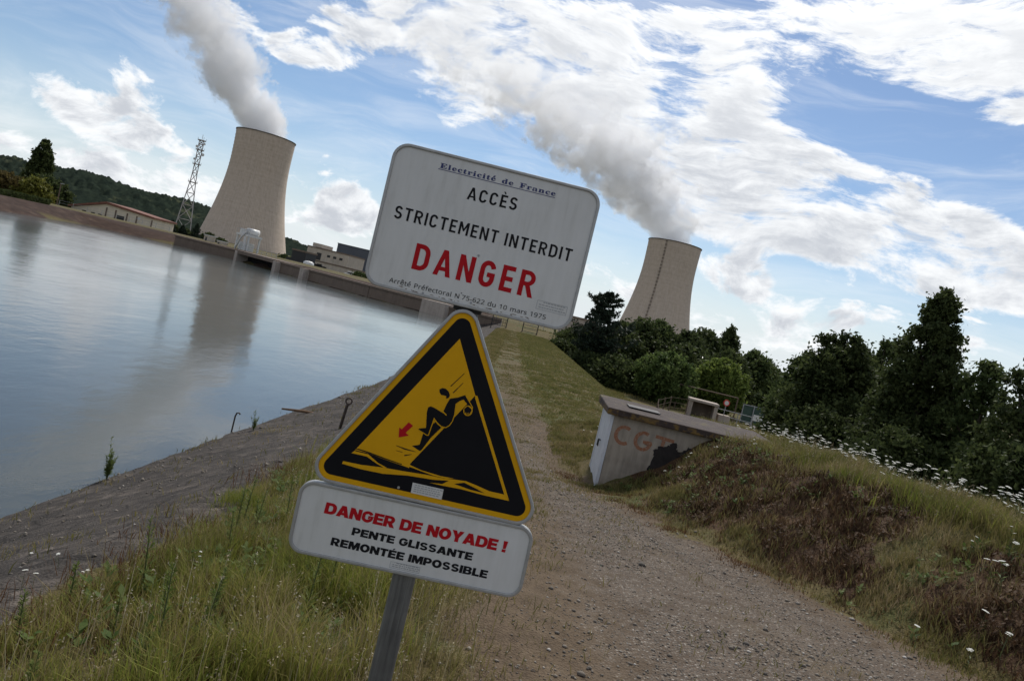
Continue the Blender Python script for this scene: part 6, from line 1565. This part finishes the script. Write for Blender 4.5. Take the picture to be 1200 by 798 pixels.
# ---- white notice
W_, H_ = .6825, .4649
nb = plate('notice_plate', .0099, .1477, -.0047, rrect(W_, H_, .052), rrect(W_ - .020, H_ - .020, .043), M_PW)
nb['label'] = 'white rectangular notice plate at the top of the post'
text_on(nb, 'lettering', 'serif', 'Electricité de France', -186, 193, 182, 183, 0, 24, M_BLUE, 46, .010, space=330, label='small blue serif line with an underline')
flat('underline', [[(-.190, .1765), (.194, .1768), (.194, .1788), (-.190, .1785)]], M_BLUE, nb, -.0008)
text_on(nb, 'lettering', 'road', 'ACCÈS', -80, 82, 106, 108, 0, 40, M_TXT, 190, label='black word ACCÈS')
text_on(nb, 'lettering', 'road', 'STRICTEMENT INTERDIT', -292, 291, -8, -9, 0, 41, M_TXT, 185, label='black line STRICTEMENT INTERDIT')
text_on(nb, 'lettering', 'road', 'DANGER', -199, 197, -151, -151, 0, 82, M_RED, 250, .012, label='big red word DANGER')
text_on(nb, 'lettering', 'reg', 'Arrêté Préfectoral N°75-622 du 10 mars 1975', -259, 257, -210, -208, 0, 21.5, M_TXT, 10, .0022, space=240, label='small black line at the bottom')
def sticker(p, x0, x1, y0, y1, white=True, rows=3):
    x0, x1, y0, y1 = (v / 1000 for v in (x0, x1, y0, y1))
    if white: flat('sticker', [[(x0, y0), (x1, y0), (x1, y1), (x0, y1)]], M_PW, p, -.0014)
    d = -.0018 if white else -.0008
    e = .0011
    L = [[(x0, y0), (x1, y0), (x1, y0 + e), (x0, y0 + e)], [(x0, y1 - e), (x1, y1 - e), (x1, y1), (x0, y1)], [(x0, y0 + e), (x0 + e, y0 + e), (x0 + e, y1 - e), (x0, y1 - e)], [(x1 - e, y0 + e), (x1, y0 + e), (x1, y1 - e), (x1 - e, y1 - e)]]
    flat('sticker_outline', L, M_LINE, p, d)
    L = []
    for r in range(rows):
        yy = y0 + (y1 - y0) * (r + .75) / (rows + .4); x = x0 + (x1 - x0) * (.08 if r < rows - 1 else .2)
        while x < x1 - (x1 - x0) * .1:
            l = random.uniform(.003, .010); L.append([(x, yy), (x + l, yy), (x + l, yy + .0028), (x, yy + .0028)]); x += l + .0025
    flat('sticker_print', L, M_LINE, p, d)
sticker(nb, 218, 318, -181, -152, False)
for (x, z, h) in ((-.0, .070, 0), (.012, -.213, 1), (-.145, -.219, 1), (.10, -.222, 1)):
    w = MB(); w.tube([(x, -.0002, z), (x, -.0016, z)], .004, 8)
    if not h: w.build('rivet', M_LINE, nb, loc=(0, 0, -.13))
    else: w.build('rivet', M_LINE, nb)
dirt = []
for k in range(26):
    x = random.uniform(-.25, .2); y = -.2215 + random.uniform(0, .006); l = random.uniform(.002, .018)
    dirt.append([(x, y), (x + l, y - .0005), (x + l * .8, y + random.uniform(.001, .003)), (x + l * .2, y + .0015)])
flat('dirt_specks', dirt, plain('dirt', (.16, .12, .09), .9), nb, -.0011)

# ---- yellow triangle
tri_o = MB()
tp = plate('warning_triangle', .0145, -.7325, .0052, rtri(0, .054), rtri(.0105, .045), M_YEL)
tp['label'] = 'yellow and black triangular plate with a man sliding down a slope'
mm = lambda L: [(a / 1000, b / 1000) for a, b in L]
flat('black_border', [rtri(.0275, .028)], M_BLK, tp, -.0006)
inner = [(1, 547), (-244, 124), (-198, 132), (-150, 124), (-113, 118), (-65, 114), (-57, 130), (90, 377), (94, 377)]
flat('yellow_field', [mm([(1, 547), (-246, 122), (-201, 122), (-148, 114), (-89, 107), (-64, 104), (-64, 118), (-57, 130), (91, 380)])], M_YEL, tp, -.0012)
flat('edge_line', [mm([(91, 380), (98, 380), (276, 70), (262, 86), (256, 86), (92, 372)])], M_YEL, tp, -.0012)
pic = -.0018
flat('wave', [mm([(-255, 110), (-245, 122), (-246, 119), (-201, 118), (-165, 98), (-134, 89), (-143, 87), (-170, 95), (-205, 110)]),
              mm([(-277, 70), (-275, 79), (-217, 80), (-146, 87), (-80, 90), (-4, 95), (55, 96), (86, 100), (124, 103), (162, 97), (205, 88), (252, 88), (260, 88), (274, 71), (188, 71), (115, 74), (53, 72), (10, 72), (52, 77), (70, 92), (20, 84), (-63, 79), (-143, 67), (-215, 66)])], M_YEL, tp, -.0013)
flat('wave', [mm([(-66, 115), (-26, 106), (42, 101), (84, 103), (60, 97), (20, 97), (-20, 102), (-70, 109)])], M_YEL, tp, -.00155)
flat('wave_black', [mm([(-197, 115), (-147, 113), (-94, 107), (-55, 102), (-20, 97), (15, 96.5), (-25, 95), (-87, 94), (-127, 95), (-161, 105)])], M_BLK, tp, pic)  # black printed shapes between the yellow waves
flat('wave_black', [mm([(89, 86), (120, 97), (164, 86), (192, 78), (145, 79)])], M_BLK, tp, pic)
flat('wave_black', [mm([(-246, 126), (-236, 129), (-201, 126), (-148, 118.5), (-89, 111.5), (-90, 109), (-148, 115), (-201, 122.5)])], M_BLK, tp, -.0021)
hd = [(-26, 373), (-18, 380), (-6, 380), (5, 373), (11, 362), (10, 355), (5, 350), (0, 351), (1, 357), (-7, 358), (-16, 357), (-23, 364)]
body = [(14, 352), (37, 361), (59, 374), (63, 373), (78, 352), (90, 340), (84, 334), (76, 344), (57, 359), (45, 351), (35, 339), (37, 329), (39, 295), (34, 274), (27, 264), (18, 259), (6, 260), (-7, 268), (-23, 281), (-25, 253), (-28, 222), (-31, 221), (-63, 232), (-61, 236), (-40, 243), (-49, 294), (-48, 309), (-41, 314), (-29, 312), (7, 300), (2, 306), (8, 334)]
rear = [(-14, 268), (9, 257), (-18, 215), (-37, 172), (-42, 165), (-71, 176), (-48, 185), (-45, 225), (-27, 219), (-21, 261)]
flat('figure_leg', [mm(rear)], M_BLK, tp, pic)
flat('figure', [mm(body), mm(hd)], M_BLK, tp, -.0022)
flat('figure_outline', [stroke(mm([(37, 335), (40, 306), (38, 283), (32, 268), (22, 258), (9, 256), (-7, 264), (-21, 278), (-24, 253), (-27, 222), (-31, 220), (-62, 231)]), .0026), stroke(mm([(0, 307), (15, 297)]), .0032), stroke(mm([(61, 373), (91, 341), (90, 322)]), .0026)], M_YEL, tp, -.0026)
fist = arc(79, 327, 15, 17, 0, 340, 16)
flat('figure_hand', [mm(fist)], M_YEL, tp, -.0027)
flat('figure_hand', [mm([(78 + 11.5 * math.cos(a) * (1 + .12 * math.sin(5 * a)), 327 + 13.5 * math.sin(a) * (1 + .1 * math.sin(4 * a))) for a in np.linspace(0, 6.1, 18)])], M_BLK, tp, -.0031)
flat('figure_fingers', [stroke(mm([(73, 320), (76, 313)]), .0016), stroke(mm([(78, 320), (80, 312)]), .0016), stroke(mm([(83, 321), (85, 315)]), .0016)], M_YEL, tp, -.0035)
flat('red_arrow', [mm([(-119, 193), (-124, 225), (-115, 221), (-98, 248), (-82, 240), (-100, 213), (-88, 206)])], M_RED, tp, pic)
flat('motion_lines', [stroke(mm([(-121, 166), (-90, 161), (-55, 160)]), [.0015, .0045, .0012]), stroke(mm([(-117, 150), (-96, 149)]), .0015), stroke(mm([(-88, 140), (-66, 149)]), [.004, .0015]), stroke(mm([(7, 391), (41, 442)]), [.003, .0015]), stroke(mm([(19, 372), (44, 411)]), [.003, .0015])], M_BLK, tp, pic)
st = flat('sticker', [mm([(-41, 27), (61, 27), (60, 61), (-42, 61)])], M_PW, tp, -.0024)
L = []
for r in range(4):
    x = -34
    while x < 50: l = random.uniform(4, 10); L.append([(x, 33 + r * 7), (x + l, 33 + r * 7), (x + l, 36 + r * 7), (x, 36 + r * 7)]); x += l + 2.5
flat('sticker_print', [mm(l) for l in L], M_LINE, tp, -.0028)
w = MB(); w.tube([(-.083, -.0007, .035), (-.083, -.003, .035)], .0045, 8); w.build('rivet', M_RIM, tp)

# ---- lower white plate
W_, H_ = .7719, .2381
lp_ = plate('danger_plate', .0101, -.8537, .0131, rrect(W_, H_, .048), rrect(W_ - .022, H_ - .022, .038), M_PW)
lp_['label'] = 'white plate with red and black lettering under the triangle'
text_on(lp_, 'lettering', 'heavy', 'DANGER DE NOYADE !', -293, 306, 25, 23, 0, 35.5, M_RED, 70, .020, .05, 400, label='red line DANGER DE NOYADE !')
text_on(lp_, 'lettering', 'heavy', 'PENTE GLISSANTE', -192, 205, -25.5, -26, 0, 24.5, M_TXT, 95, .018, .05, 420, label='black line PENTE GLISSANTE')
text_on(lp_, 'lettering', 'heavy', 'REMONTÉE IMPOSSIBLE', -251, 265, -72, -73, 0, 25, M_TXT, 95, .018, .05, 420, label='black line REMONTÉE IMPOSSIBLE')
sticker(lp_, -50, 48, -104, -83, False)
